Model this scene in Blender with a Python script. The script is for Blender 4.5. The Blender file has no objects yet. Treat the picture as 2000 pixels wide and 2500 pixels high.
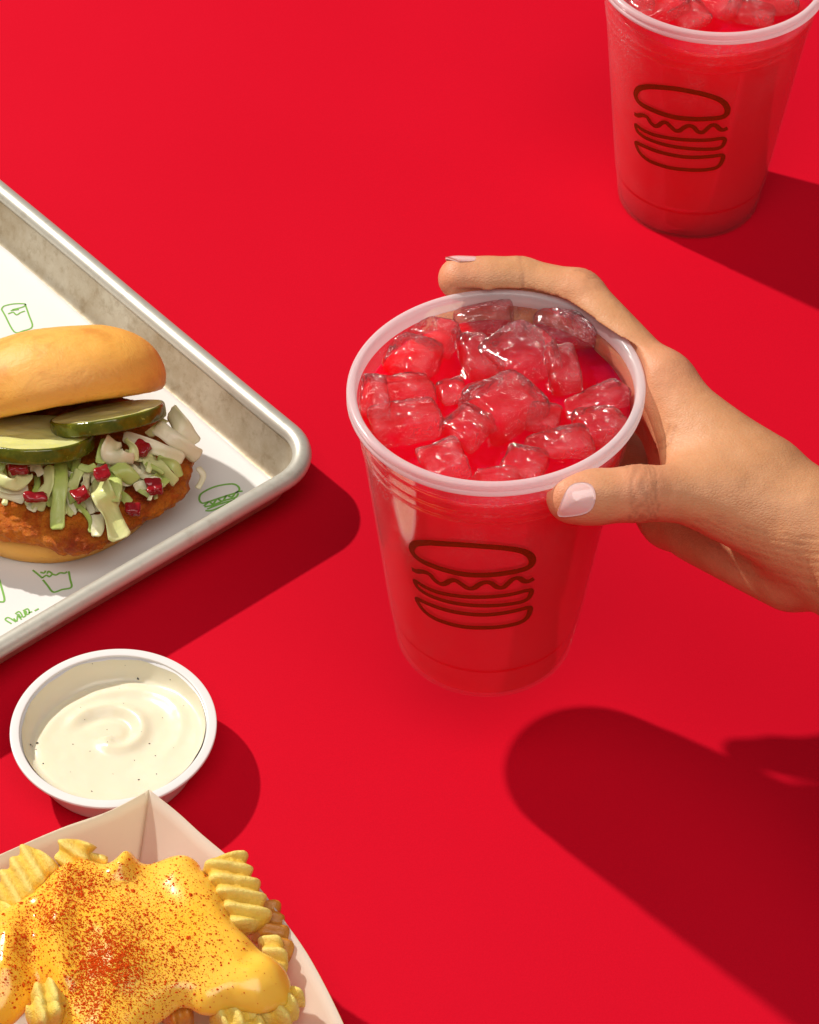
import bpy, math, random
import numpy as np
from mathutils import Vector, Matrix
sc = bpy.context.scene
col = sc.collection
random.seed(7)
RNG = np.random.default_rng(11)

# ---------------------------------------------------------------- camera, world, lamp, exposure
CAM_H, CAM_TILT, CAM_F, CAM_ROLL = 752.7443, math.radians(45.449), 6386.7, math.radians(1.015)   # mm, px of the 2000 x 2500 photo
_c, _s = math.cos(CAM_TILT), math.sin(CAM_TILT)
FW = np.array([0, _c, -_s]); _r = np.array([1., 0, 0]); _u = np.cross(_r, FW)
_cr, _sr = math.cos(CAM_ROLL), math.sin(CAM_ROLL)
RT = _cr*_r + _sr*_u
UP = -_sr*_r + _cr*_u
EYE = np.array([0, 0, CAM_H])
cam = bpy.data.cameras.new('camera'); co = bpy.data.objects.new('camera', cam); col.objects.link(co)
cam.sensor_fit = 'HORIZONTAL'; cam.sensor_width = 36; cam.lens = 36*CAM_F/2000
cam.clip_start = 0.02; cam.clip_end = 50
M = Matrix.Identity(4)
for i in range(3):
    M[i][0] = RT[i]; M[i][1] = UP[i]; M[i][2] = -FW[i]; M[i][3] = EYE[i]*.001
co.matrix_world = M
sc.camera = co

w = bpy.data.worlds.new('World'); sc.world = w; w.use_nodes = True
bg = w.node_tree.nodes['Background']
bg.inputs[0].default_value = (1.0, .95, .90, 1); bg.inputs[1].default_value = .15

lamp = bpy.data.lights.new('key_lamp', 'POINT'); lamp.energy = 500; lamp.color = (1.0, .95, .87); lamp.shadow_soft_size = .042
lo = bpy.data.objects.new('key_lamp', lamp); lo.location = (-1.936, 2.102, 2.200); col.objects.link(lo)
soft = bpy.data.lights.new('added_fill', 'AREA'); soft.shape = 'RECTANGLE'; soft.size = 1.8; soft.size_y = 1.3; soft.energy = 29; soft.color = (1.0, .95, .89)  # unseen area light added as fill to lift the shadows
so = bpy.data.objects.new('added_fill', soft); so.location = (.15, -.35, 2.1); so.rotation_euler = (math.radians(-24), 0, 0); col.objects.link(so)
so.rotation_euler = (Vector((0, .65, 0))-so.location).to_track_quat('-Z', 'Y').to_euler()

sc.view_settings.view_transform = 'Standard'; sc.view_settings.look = 'None'
sc.view_settings.exposure = 0; sc.view_settings.gamma = 1
sc.cycles.use_denoising = True
sc.cycles.transparent_max_bounces = 32; sc.cycles.max_bounces = 14; sc.cycles.transmission_bounces = 10
sc.cycles.sample_clamp_indirect = 4
sc.cycles.blur_glossy = .5

# ---------------------------------------------------------------- helpers (millimetres throughout)
def at(px, py, z):
    """photo pixel -> point at height z"""
    d = FW + (px-1000)/CAM_F*RT - (py-1250)/CAM_F*UP
    return EYE + d*((z-CAM_H)/d[2])

def ats(pts, z, f=lambda x, y: (x, y)):
    return np.array([at(*f(*p[:2]), z if len(p) < 3 else p[2]) for p in pts])

def link(o): col.objects.link(o); return o

def tag(o, label=None, cat=None, group=None, kind=None):
    if label: o['label'] = label
    if cat: o['category'] = cat
    if group: o['group'] = group
    if kind: o['kind'] = kind
    return o

def thing(name, base, label, cat, group=None):
    o = link(bpy.data.objects.new(name, None)); o.empty_display_size = .02
    o.location = Vector(base)*.001
    return tag(o, label, cat, group)

def wloc(o):
    v = Vector((0, 0, 0))
    while o is not None: v = v + o.location; o = o.parent
    return v

def obj(name, V, F, mat, parent=None, smooth=True, base=None, mats=None, fm=None):
    """one mesh object from world-space mm vertices"""
    V = np.asarray(V, float)
    if parent is not None: b = np.array(wloc(parent))*1000; loc = (0, 0, 0)
    else:
        b = np.array(base if base is not None else [(V[:, 0].min()+V[:, 0].max())/2, (V[:, 1].min()+V[:, 1].max())/2, V[:, 2].min()], float); loc = Vector(b)*.001
    me = bpy.data.meshes.new(name)
    me.from_pydata(((V-b)*.001).tolist(), [], F if isinstance(F, list) else F.tolist())
    for m in (mats or [mat]): me.materials.append(m)
    if fm is not None: me.polygons.foreach_set('material_index', np.asarray(fm, np.int32))
    me.polygons.foreach_set('use_smooth', np.full(len(me.polygons), smooth))
    me.update()
    o = link(bpy.data.objects.new(name, me)); o.location = loc
    if parent is not None: o.parent = parent
    return o

def grid_faces(n, m, wrap_n=False, wrap_m=False, off=0):
    i = np.arange(n if wrap_n else n-1); j = np.arange(m if wrap_m else m-1)
    I, J = np.meshgrid(i, j, indexing='ij'); I2 = (I+1) % n; J2 = (J+1) % m
    return (np.stack([I*m+J, I*m+J2, I2*m+J2, I2*m+J], -1).reshape(-1, 4)+off)

def lathe(prof, c=(0, 0, 0), n=96, rad=None):
    """closed surface of revolution: prof [(r,z)], rad(theta,z)->factor"""
    prof = np.asarray(prof, float); th = np.linspace(0, 2*np.pi, n, endpoint=False)
    R = prof[:, 0][:, None]*np.ones(n); Z = prof[:, 1][:, None]*np.ones(n)
    if rad is not None: R = R*rad(th[None, :], Z)
    V = np.stack([c[0]+R*np.cos(th), c[1]+R*np.sin(th), c[2]+Z], -1).reshape(-1, 3)
    F = grid_faces(len(prof), n, wrap_m=True)[:, ::-1]
    return V, F[:, ::-1]

def _hash(ix, iy, iz, seed):
    h = (ix.astype(np.int64)*374761393+iy.astype(np.int64)*668265263+iz.astype(np.int64)*2147483647+seed*1274126177) & 0xffffffff
    h = ((h ^ (h >> 13))*1274126177) & 0xffffffff
    return ((h ^ (h >> 16)) & 0xffff)/65535.

def vnoise(P, s, seed=0, octv=1):
    """value noise in -1..1, feature size s"""
    P = np.asarray(P, float)
    if P.shape[-1] == 2: P = np.concatenate([P, np.zeros(P.shape[:-1]+(1,))], -1)
    out = 0; a = 1; tot = 0
    for o in range(octv):
        Q = P/s*(2**o)+17.3*o; I = np.floor(Q).astype(np.int64); f = Q-I; f = f*f*(3-2*f); v = 0
        for dx in (0, 1):
            for dy in (0, 1):
                for dz in (0, 1):
                    wgt = (f[..., 0] if dx else 1-f[..., 0])*(f[..., 1] if dy else 1-f[..., 1])*(f[..., 2] if dz else 1-f[..., 2])
                    v = v+wgt*_hash(I[..., 0]+dx, I[..., 1]+dy, I[..., 2]+dz, seed+o)
        out = out+a*(2*v-1); tot += a; a *= .5
    return out/tot

def catmull(P, n=8, closed=False):
    P = np.asarray(P, float); N = len(P); out = []
    for i in range(N if closed else N-1):
        if closed: a, b, c, d = P[(i-1) % N], P[i], P[(i+1) % N], P[(i+2) % N]
        else: a, b, c, d = P[max(i-1, 0)], P[i], P[i+1], P[min(i+2, N-1)]
        for t in np.linspace(0, 1, n, endpoint=False):
            out.append(.5*((2*b)+(c-a)*t+(2*a-5*b+4*c-d)*t*t+(3*b-a-3*c+d)*t**3))
    if not closed: out.append(P[-1])
    return np.array(out)

def frame(n, hint=(0, 0, 1)):
    n = np.asarray(n, float); n = n/np.linalg.norm(n)
    e1 = np.cross(hint, n); e1 /= np.linalg.norm(e1); return e1, np.cross(n, e1), n

def surface_nets(F, origin, h):
    S = F < 0
    nx, ny, nz = F.shape
    cs = np.zeros((nx-1, ny-1, nz-1), np.int8)
    for dx in (0, 1):
        for dy in (0, 1):
            for dz in (0, 1): cs += S[dx:nx-1+dx, dy:ny-1+dy, dz:nz-1+dz]
    act = (cs > 0) & (cs < 8); idx = -np.ones(act.shape, np.int64); C = np.argwhere(act); idx[act] = np.arange(len(C))
    acc = np.zeros((len(C), 3)); cnt = np.zeros(len(C))
    cor = [(a, b, c) for a in (0, 1) for b in (0, 1) for c in (0, 1)]
    for a in cor:
        for ax in range(3):
            if a[ax]: continue
            b = list(a); b[ax] = 1
            fa = F[C[:, 0]+a[0], C[:, 1]+a[1], C[:, 2]+a[2]]; fb = F[C[:, 0]+b[0], C[:, 1]+b[1], C[:, 2]+b[2]]
            m = (fa < 0) != (fb < 0); t = np.where(m, fa/np.where(m, fa-fb, 1), 0)
            p = np.array(a, float)+np.zeros((len(C), 3)); p[:, ax] += t
            acc[m] += p[m]; cnt[m] += 1
    V = (C+acc/cnt[:, None])*h+np.asarray(origin)
    Fc = []
    for ax in range(3):
        o1, o2 = [(1, 2), (2, 0), (0, 1)][ax]
        sl = [slice(1, n-1) for n in F.shape]; sl[ax] = slice(0, F.shape[ax]-1)
        A = S[tuple(sl)]; sl2 = list(sl); sl2[ax] = slice(1, F.shape[ax]); B = S[tuple(sl2)]
        E = np.argwhere(A != B)
        off = np.array([1, 1, 1]); off[ax] = 0; E = E+off
        fl = S[E[:, 0], E[:, 1], E[:, 2]]
        def cell(d1, d2):
            q = E.copy(); q[:, o1] -= d1; q[:, o2] -= d2; return idx[q[:, 0], q[:, 1], q[:, 2]]
        Q = np.stack([cell(1, 1), cell(0, 1), cell(0, 0), cell(1, 0)], 1)
        Q[~fl] = Q[~fl][:, ::-1]; Fc.append(Q)
    Fc = np.concatenate(Fc); return V, Fc[(Fc >= 0).all(1)]

def mesh_sdf(fn, lo_, hi, h, coarse=4, band=None):
    """surface nets of fn(P)->d, evaluated only near the surface"""
    lo_ = np.asarray(lo_, float); H = h*coarse
    n = np.ceil((np.asarray(hi)-lo_)/H).astype(int)
    gc = [lo_[i]+H*(np.arange(n[i])+.5-.5/coarse) for i in range(3)]
    G = np.stack(np.meshgrid(*gc, indexing='ij'), -1)
    D = fn(G.reshape(-1, 3)).reshape(G.shape[:3])
    near = np.abs(D) < (band or H*2.2)
    F = np.repeat(np.repeat(np.repeat(np.where(D < 0, -9., 9.), coarse, 0), coarse, 1), coarse, 2)
    m = np.repeat(np.repeat(np.repeat(near, coarse, 0), coarse, 1), coarse, 2)
    I = np.argwhere(m); F[m] = fn(lo_+h*I)
    return surface_nets(F, lo_, h)

def smooth_mesh(V, F, it=2, lam=.5):
    e = np.concatenate([F[:, [0, 1]], F[:, [1, 2]], F[:, [2, 3]], F[:, [3, 0]]])
    e = np.concatenate([e, e[:, ::-1]])
    for _ in range(it):
        s = np.stack([np.bincount(e[:, 0], V[e[:, 1], k], len(V)) for k in range(3)], 1); c = np.bincount(e[:, 0], minlength=len(V))
        V = V+lam*(s/np.maximum(c, 1)[:, None]-V)
    return V

def smin(a, b, k):
    h = np.maximum(k-np.abs(a-b), 0)/k; return np.minimum(a, b)-h*h*k*.25
def smax(a, b, k): return -smin(-a, -b, k)

def cone(P, a, b, ra, rb):
    a = np.asarray(a, float); ba = np.asarray(b, float)-a; pa = P-a
    t = np.clip((pa@ba)/(ba@ba), 0, 1)
    return np.linalg.norm(pa-t[:, None]*ba, axis=1)-(ra+(rb-ra)*t)

def ellip(P, c, r, axes=None):
    q = P-np.asarray(c, float)
    if axes is not None: q = q@np.asarray(axes).T
    r = np.asarray(r, float); k0 = np.linalg.norm(q/r, axis=1); k1 = np.linalg.norm(q/(r*r), axis=1)
    return k0*(k0-1)/np.maximum(k1, 1e-9)

def strip(P, N, wdt, thick, closed=False, taper=False):
    """flat ribbon along P with surface normals N: printed line, proud by thick"""
    P = np.asarray(P, float); n = len(P)
    T = (np.roll(P, -1, 0)-np.roll(P, 1, 0)) if closed else np.gradient(P, axis=0)
    B = np.cross(N, T); B /= np.linalg.norm(B, axis=1)[:, None]+1e-12
    W = np.broadcast_to(np.asarray(wdt, float), (n,))[:, None]/2
    V = np.stack([P+B*W, P+B*W+N*thick, P-B*W+N*thick, P-B*W], 1).reshape(-1, 3)
    F = grid_faces(n, 4, wrap_n=closed, wrap_m=True).tolist()
    if not closed: F += [[3, 2, 1, 0], [(n-1)*4+k for k in range(4)]]
    return V, F

def join(parts):
    V = []; F = []; o = 0
    for v, f in parts:
        V.append(np.asarray(v)); F += [[int(i)+o for i in q] for q in (f if isinstance(f, list) else f.tolist())]; o += len(v)
    return np.concatenate(V), F

# ---------------------------------------------------------------- materials
class NT:
    def __init__(s, name):
        s.m = bpy.data.materials.new(name); s.m.use_nodes = True; s.t = s.m.node_tree
        s.t.nodes.clear(); s.out = s.t.nodes.new('ShaderNodeOutputMaterial')
    def n(s, typ, **kw):
        x = s.t.nodes.new('ShaderNode'+typ)
        for k, v in kw.items():
            if k.startswith('_'): setattr(x, k[1:], v)
            else: s.set(x, k.replace('__', ' '), v)
        return x
    def set(s, x, k, v):
        i = x.inputs[int(k[1:])] if k[0] == 'i' and k[1:].isdigit() else x.inputs[k]
        if hasattr(v, 'bl_idname') and hasattr(v, 'outputs'): s.t.links.new(v.outputs[0], i)
        elif isinstance(v, bpy.types.NodeSocket): s.t.links.new(v, i)
        else:
            if isinstance(v, tuple) and len(v) == 3 and i.type == 'RGBA': v = v+(1,)
            i.default_value = v
    def noise(s, scale, detail=3, rough=.55, co='Object', dist=0):
        tc = s.n('TexCoord'); x = s.n('TexNoise', Scale=scale, Detail=detail, Roughness=rough, Distortion=dist)
        s.t.links.new(tc.outputs[co], x.inputs['Vector']); return x
    def ramp(s, fac, stops):
        r = s.n('ValToRGB'); s.t.links.new(fac.outputs[0] if hasattr(fac, 'outputs') else fac, r.inputs[0])
        e = r.color_ramp.elements
        while len(e) < len(stops): e.new(.5)
        for k, (p, c) in zip(e, stops):
            k.position = p; k.color = (c, c, c, 1) if isinstance(c, (int, float)) else tuple(c)+(1,)
        return r
    def bump(s, h, strength=.3, dist=.001, normal=None):
        b = s.n('Bump', Strength=strength, Distance=dist, Height=h)
        if normal is not None: s.set(b, 'Normal', normal)
        return b
    def bsdf(s, **kw): return s.n('BsdfPrincipled', **kw)
    def mix(s, f, a, b): return s.n('MixShader', i0=f, i1=a, i2=b)
    def mixc(s, f, a, b):
        x = s.t.nodes.new('ShaderNodeMix'); x.data_type = 'RGBA'
        for k, v in ((0, f), (6, a), (7, b)):
            if hasattr(v, 'outputs'): s.t.links.new(v.outputs[0], x.inputs[k])
            elif isinstance(v, bpy.types.NodeSocket): s.t.links.new(v, x.inputs[k])
            else: x.inputs[k].default_value = v+(1,) if isinstance(v, tuple) else v
        return x.outputs[2]
    def math(s, op, a, b=0.0):
        x = s.n('Math', _operation=op, i0=a, i1=b); return x
    def done(s, sh): s.t.links.new(sh.outputs[0], s.out.inputs[0]); return s.m

def simple(name, colr, rough=.5, sss=0, rad=(1, .5, .3), scale=.002, var=0, vs=200, bump=0, bs=600, bd=.0005, spec=.5, metal=0, coat=0, var2=None):
    t = NT(name); c = colr
    if var2 is not None: c = t.mixc(t.ramp(t.noise(vs, 4), [(.35, 0.), (.65, 1.)]), colr, var2)
    kw = {'Base Color': c, 'Roughness': rough, 'Subsurface Weight': sss, 'Subsurface Radius': rad, 'Subsurface Scale': scale, 'Specular IOR Level': spec, 'Metallic': metal, 'Coat Weight': coat}
    b = t.n('BsdfPrincipled')
    for k, v in kw.items(): t.set(b, k, v)
    if bump: t.set(b, 'Normal', t.bump(t.noise(bs, 4), bump, bd))
    return t.done(b)

# table
t = NT('red_paint')
n1 = t.noise(6, 4); fine = t.noise(900, 3)
gr = t.ramp(t.noise(1400, 3, .7), [(.3, 0.), (.7, 1.)])
b = t.bsdf(Base__Color=t.mixc(t.ramp(t.mixc(.35, n1, gr), [(.3, 0.), (.7, 1.)]), (.530, .0028, .0150), (.565, .0036, .0180)), Roughness=.6, Specular__IOR__Level=.035,
           Normal=t.bump(fine, .12, .0002))
M_table = t.done(b)

def plastic_clear(name, haze, graze, tint, rough=.18, droplets=False):
    t = NT(name)
    lw = t.n('LayerWeight', Blend=.25)
    f = t.math('ADD', t.math('MULTIPLY', lw.outputs['Facing'], graze), haze)
    nrm = None
    if droplets:
        tc = t.n('TexCoord'); sep = t.n('SeparateXYZ'); t.t.links.new(tc.outputs['Object'], sep.inputs[0])
        cl = t.ramp(t.noise(38, 4, .6), [(.42, 0.), (.72, 1.)])
        hz = t.n('MapRange', Value=sep.outputs[2]); hz.inputs[1].default_value = .055; hz.inputs[2].default_value = .108
        side = t.n('MapRange', Value=sep.outputs[0]); side.inputs[1].default_value = .02; side.inputs[2].default_value = -.04
        cond = t.math('MULTIPLY', t.math('ADD', t.math('MULTIPLY', hz, .85), t.math('MULTIPLY', side, .50)), t.math('ADD', t.math('MULTIPLY', cl, .9), .16))
        vor = t.n('TexVoronoi', Scale=900.); t.t.links.new(tc.outputs['Object'], vor.inputs['Vector'])
        dots = t.ramp(vor, [(.18, 1.), (.42, 0.)])
        f = t.math('ADD', f, t.math('MULTIPLY', cond, t.math('ADD', t.math('MULTIPLY', dots, .26), .045)))
        nrm = t.bump(t.math('MULTIPLY', dots, cond), .35, .0003)
    p0_ = t.bsdf(Base__Color=tint, Roughness=rough, Specular__IOR__Level=.5); p1_ = t.n('BsdfTranslucent', Color=tint); p = t.mix(.35, p0_, p1_)
    g = t.n('BsdfGlossy', Color=(1, 1, 1), Roughness=.08)
    if nrm is not None: t.set(p0_, 'Normal', nrm)
    tr = t.n('BsdfTransparent', Color=(.985, .975, .975))
    f = t.n('Clamp', Value=f)
    body = t.mix(f, tr, p)
    fr = t.n('Fresnel', IOR=1.35)
    return t.done(t.mix(t.math('MULTIPLY', fr, .22), body, g))
M_cup = plastic_clear('clear_plastic', .008, .07, (.97, .78, .82), droplets=True)
M_rim = plastic_clear('milky_rim', .46, .32, (.95, .90, .93), rough=.25)

t = NT('red_drink')
b = t.bsdf(Base__Color=(.95, .002, .018), Roughness=.06, IOR=1.33, Specular__IOR__Level=.28, Subsurface__Weight=1.0, Subsurface__Radius=(1.0, .02, .025), Subsurface__Scale=.085)
tc = t.noise(160, 3); t.set(b, 'Normal', t.bump(tc, .3, .0015))
M_drink = t.done(t.mix(.12, b, t.n('BsdfTransparent', Color=(1.0, .10, .14))))

t = NT('ice')
nz = t.noise(420, 4, .6, dist=.5); big = t.noise(110, 3)
nrm = t.bump(nz, .22, .0009, t.bump(big, .35, .003))
cloud = t.ramp(t.noise(90, 4), [(.4, .0), (.75, 1.)])
tr = t.n('BsdfTransparent', Color=(1.0, .93, .94))
rf = t.n('BsdfRefraction', Color=(1.0, .85, .87), IOR=1.31, Roughness=.03, Normal=nrm)
df = t.bsdf(Base__Color=(.97, .27, .30), Roughness=.3, Subsurface__Weight=.8, Subsurface__Radius=(1, .25, .25), Subsurface__Scale=.006, Normal=nrm)
a = t.mix(.12, tr, rf)
a = t.mix(t.math('ADD', t.math('MULTIPLY', cloud, .24), .05), a, df)
bead = t.ramp(t.noise(75, 2), [(.45, 0.), (.55, 1.)])
nrm2 = t.bump(t.math('MULTIPLY', t.noise(750, 2, .5), bead), 1.0, .0034, nrm)
g = t.n('BsdfGlossy', Roughness=.10, Normal=nrm2)
fr = t.n('Fresnel', IOR=1.36, Normal=nrm)
M_ice = t.done(t.mix(t.math('ADD', t.math('MULTIPLY', fr, 1.4), .025), a, g))

t = NT('cup_ink')
b = t.bsdf(Base__Color=(.36, .050, .008), Roughness=.5, Specular__IOR__Level=.2)
M_ink = t.done(t.mix(.40, t.n('BsdfTransparent', Color=(.60, .45, .30)), b))

t = NT('skin')
mo = t.ramp(t.noise(70, 5, .65), [(.3, 0.), (.7, 1.)])
mo2 = t.ramp(t.noise(420, 4, .65), [(.25, 0.), (.75, 1.)])
c1 = t.mixc(mo, (.60, .275, .122), (.68, .34, .172))
tn = t.n('Attribute', _attribute_name='dorsal'); c1 = t.mixc(t.math('MULTIPLY', tn.outputs['Fac'], .62), c1, (.43, .185, .078))
at_ = t.n('Attribute', _attribute_name='flush')
c2 = t.mixc(t.math('MULTIPLY', at_.outputs['Fac'], .9), c1, (.74, .27, .16))
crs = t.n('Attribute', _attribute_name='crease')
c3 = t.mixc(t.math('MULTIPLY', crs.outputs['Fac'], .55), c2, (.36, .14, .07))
c4 = t.mixc(t.math('MULTIPLY', mo2, .34), c3, (.46, .21, .11))
tc = t.n('TexCoord'); vor = t.n('TexVoronoi', Scale=650., _feature='DISTANCE_TO_EDGE'); mp = t.n('Mapping')
t.t.links.new(tc.outputs['Object'], mp.inputs[0]); mp.inputs['Rotation'].default_value = (.3, .5, .6); mp.inputs['Scale'].default_value = (1, 2.0, 1)
t.t.links.new(mp.outputs[0], vor.inputs['Vector'])
bp = t.bump(t.ramp(vor, [(0, 0.), (.25, 1.)]), .20, .00035, t.bump(t.noise(240, 4), .16, .0008, t.bump(t.noise(60, 2), .35, .003)))
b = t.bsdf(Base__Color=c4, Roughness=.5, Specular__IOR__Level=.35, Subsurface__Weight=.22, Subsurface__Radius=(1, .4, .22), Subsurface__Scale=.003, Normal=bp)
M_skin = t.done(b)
M_nail = simple('nail_varnish', (.80, .50, .48), .22, sss=.3, scale=.002, coat=.5)

t = NT('worn_aluminium')
nz = t.ramp(t.noise(26, 6, .7), [(.35, 0.), (.72, 1.)]); sp = t.ramp(t.noise(170, 5, .7), [(.5, 0.), (.72, 1.)])
c = t.mixc(nz, (.60, .545, .43), (.36, .27, .16))
c = t.mixc(t.math('MULTIPLY', sp, .6), c, (.27, .19, .10))
b = t.bsdf(Base__Color=c, Metallic=.55, Roughness=t.math('ADD', t.math('MULTIPLY', nz, .12), .40), Normal=t.bump(t.noise(500, 3), .15, .0003))
M_alu = t.done(b)
t = NT('rim_aluminium')
sp = t.ramp(t.noise(120, 5, .7), [(.52, 0.), (.75, 1.)])
c = t.mixc(t.math('MULTIPLY', sp, .5), (.60, .575, .50), (.36, .31, .23))
M_alurim = t.done(t.bsdf(Base__Color=c, Metallic=.5, Roughness=.42, Normal=t.bump(t.noise(300, 3), .15, .0004)))

M_paper = simple('liner_paper', (.70, .69, .67), .7, bump=.3, bs=60, bd=.0006, spec=.2)
M_green = simple('green_ink', (.17, .40, .06), .6)

t = NT('bun_crust')
big = t.ramp(t.noise(22, 3), [(.3, 0.), (.7, 1.)]); fine = t.noise(300, 5, .7)
at_ = t.n('Attribute', _attribute_name='side')
c = t.mixc(big, (.84, .43, .085), (.80, .36, .055))
c = t.mixc(at_.outputs['Fac'], c, (.80, .38, .06))
c = t.mixc(t.math('MULTIPLY', t.ramp(t.noise(48, 5, .65), [(.53, 0.), (.70, 1.)]), .55), c, (.55, .18, .02))
c = t.mixc(t.math('MULTIPLY', t.ramp(fine, [(.62, 0.), (.7, 1.)]), .35), c, (.48, .17, .03))
M_bun = t.done(t.bsdf(Base__Color=c, Roughness=.55, Subsurface__Weight=.25, Subsurface__Radius=(1, .5, .2), Subsurface__Scale=.004, Normal=t.bump(fine, .22, .0006, t.bump(t.noise(85, 5, .65, dist=.6), .45, .0016))))
M_crumb = simple('bun_crumb', (.80, .50, .16), .7, sss=.3, scale=.003, bump=.5, bs=300, bd=.001, var2=(.86, .60, .24))

t = NT('fried_crust')
n1 = t.ramp(t.noise(75, 5, .7), [(.36, 0.), (.64, 1.)]); n2 = t.ramp(t.noise(42, 4), [(.50, 0.), (.66, 1.)]); n3 = t.noise(560, 5, .75); n4 = t.ramp(t.noise(230, 5, .75), [(.40, 0.), (.62, 1.)])
c = t.mixc(n1, (.68, .160, .008), (.44, .058, .004))
c = t.mixc(t.math('MULTIPLY', n4, .6), c, (.74, .25, .02))
c = t.mixc(t.math('MULTIPLY', n2, .85), c, (.25, .010, .003))
c = t.mixc(t.ramp(n3, [(.58, 0.), (.72, .6)]), c, (.15, .020, .003))
M_chicken = t.done(t.bsdf(Base__Color=c, Roughness=.42, Specular__IOR__Level=.25, Normal=t.bump(n3, .9, .0016, t.bump(t.noise(210, 5, .7), .8, .003))))

def veg(name, a, b2, rough=.3):
    t = NT(name); tc = t.noise(70, 3)
    c = t.mixc(t.ramp(tc, [(.35, 0.), (.65, 1.)]), a, b2)
    b = t.bsdf(Base__Color=c, Roughness=rough, Normal=t.bump(t.noise(260, 4, .6, dist=1.), .4, .0009)); return t.done(t.mix(.2, b, t.n('BsdfTranslucent', Color=c)))
M_cab = [veg('pale_cabbage', (.84, .82, .42), (.70, .76, .28)), veg('green_cabbage', (.50, .62, .12), (.64, .72, .26)), veg('white_cabbage', (.90, .84, .62), (.86, .83, .50))]
M_pepper = simple('red_pepper', (.27, .005, .010), .2, sss=.2, scale=.002, bump=.3, bs=200, bd=.0006)
t = NT('pickle_skin')
c = t.mixc(t.ramp(t.noise(90, 5, .7), [(.38, 0.), (.66, 1.)]), (.060, .075, .003), (.15, .145, .008))
c = t.mixc(t.ramp(t.noise(420, 3), [(.64, 0.), (.70, .6)]), c, (.42, .40, .05))
M_pskin = t.done(t.bsdf(Base__Color=c, Roughness=.14, Normal=t.bump(t.noise(130, 3), .4, .0012)))
t = NT('pickle_flesh')
c = t.mixc(t.ramp(t.noise(60, 4), [(.3, 0.), (.7, 1.)]), (.66, .67, .22), (.74, .73, .36))
M_pflesh = t.done(t.bsdf(Base__Color=c, Roughness=.22, Subsurface__Weight=.5, Subsurface__Radius=(1, 1, .3), Subsurface__Scale=.003, Normal=t.bump(t.noise(220, 3), .3, .0006)))


def translucent(name, colr, tcol, f, rough=.35, sss=0):
    t = NT(name); b = t.bsdf(Base__Color=colr, Roughness=rough, Specular__IOR__Level=.4); tr = t.n('BsdfTranslucent', Color=tcol)
    return t.done(t.mix(f, b, tr))
M_white = translucent('white_plastic', (.84, .82, .81), (.95, .88, .80), .14, .25)
t = NT('dressing')
c = t.mixc(t.ramp(t.noise(30, 3), [(.3, 0.), (.7, 1.)]), (.74, .68, .50), (.77, .715, .55))
M_sauce = t.done(t.bsdf(Base__Color=c, Roughness=.3, Subsurface__Weight=.5, Subsurface__Radius=(1, .8, .5), Subsurface__Scale=.003, Normal=t.bump(t.noise(90, 2), .15, .0012)))
M_speck = simple('pepper_speck', (.03, .028, .03), .6)
M_carton = translucent('carton', (.88, .84, .74), (1.0, .90, .66), .52, .6)

t = NT('fry')
at_ = t.n('Attribute', _attribute_name='ridge')
c = t.mixc(t.ramp(t.noise(80, 4), [(.3, 0.), (.7, 1.)]), (.92, .62, .070), (.84, .48, .04))
c = t.mixc(t.math('MULTIPLY', at_.outputs['Fac'], .65), c, (.96, .80, .25))
c = t.mixc(t.ramp(t.noise(350, 4, .7), [(.58, 0.), (.74, .5)]), c, (.60, .27, .03))
M_fry = t.done(t.bsdf(Base__Color=c, Roughness=.42, Subsurface__Weight=.22, Subsurface__Radius=(1, .6, .2), Subsurface__Scale=.003, Normal=t.bump(t.noise(420, 5, .75), .9, .0014)))
t = NT('brown_and_shaded_fry')
c = t.mixc(t.ramp(t.noise(80, 4), [(.3, 0.), (.7, 1.)]), (.66, .30, .035), (.52, .19, .02))
M_fryb = t.done(t.bsdf(Base__Color=c, Roughness=.35, Subsurface__Weight=.3, Subsurface__Radius=(1, .6, .2), Subsurface__Scale=.003, Normal=t.bump(t.noise(380, 5, .7), .5, .0009)))
M_cheese = simple('melted_cheese', (.96, .51, .035), .22, sss=.55, rad=(1, .55, .12), scale=.005, bump=.15, bs=60, bd=.0015, var2=(.97, .57, .07), vs=34, spec=.55)
t = NT('chili_flake')
c = t.mixc(t.noise(1500, 1), (.46, .026, .002), (.72, .100, .004))
M_chili = t.done(t.bsdf(Base__Color=c, Roughness=.7, Specular__IOR__Level=.08))

# ---------------------------------------------------------------- table
T = 3000.
tag(obj('table_top', [(-T, -T+600, -20), (T, -T+600, -20), (T, T+600, -20), (-T, T+600, -20), (-T, -T+600, 0), (T, -T+600, 0), (T, T+600, 0), (-T, T+600, 0)],
        [[3, 2, 1, 0], [4, 5, 6, 7], [0, 1, 5, 4], [1, 2, 6, 5], [2, 3, 7, 6], [3, 0, 4, 7]], M_table, smooth=False, base=(0, 600, -20)),
    'matte bright red table top', 'table', kind='structure')

# ---------------------------------------------------------------- cups
DZ = 4.0
CUP_H, LEVEL = 118.9+DZ, 105.5+DZ
C1 = np.array([28.05, 638.15, 47.12-DZ]); C2 = np.array([125.3, 948.3, 0.])
def cupR(z):   # outer wall radius at local height z
    z = np.asarray(z, float); r = 32.6+(46.3-32.6)*z/(114.+DZ)
    return np.where(z < 17, r-.4, r)
ELL, ELL_A = -.0313, 2.1761
def squeeze(th, z): return 1+ELL*(z/120)*np.cos(2*(th-ELL_A))

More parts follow.
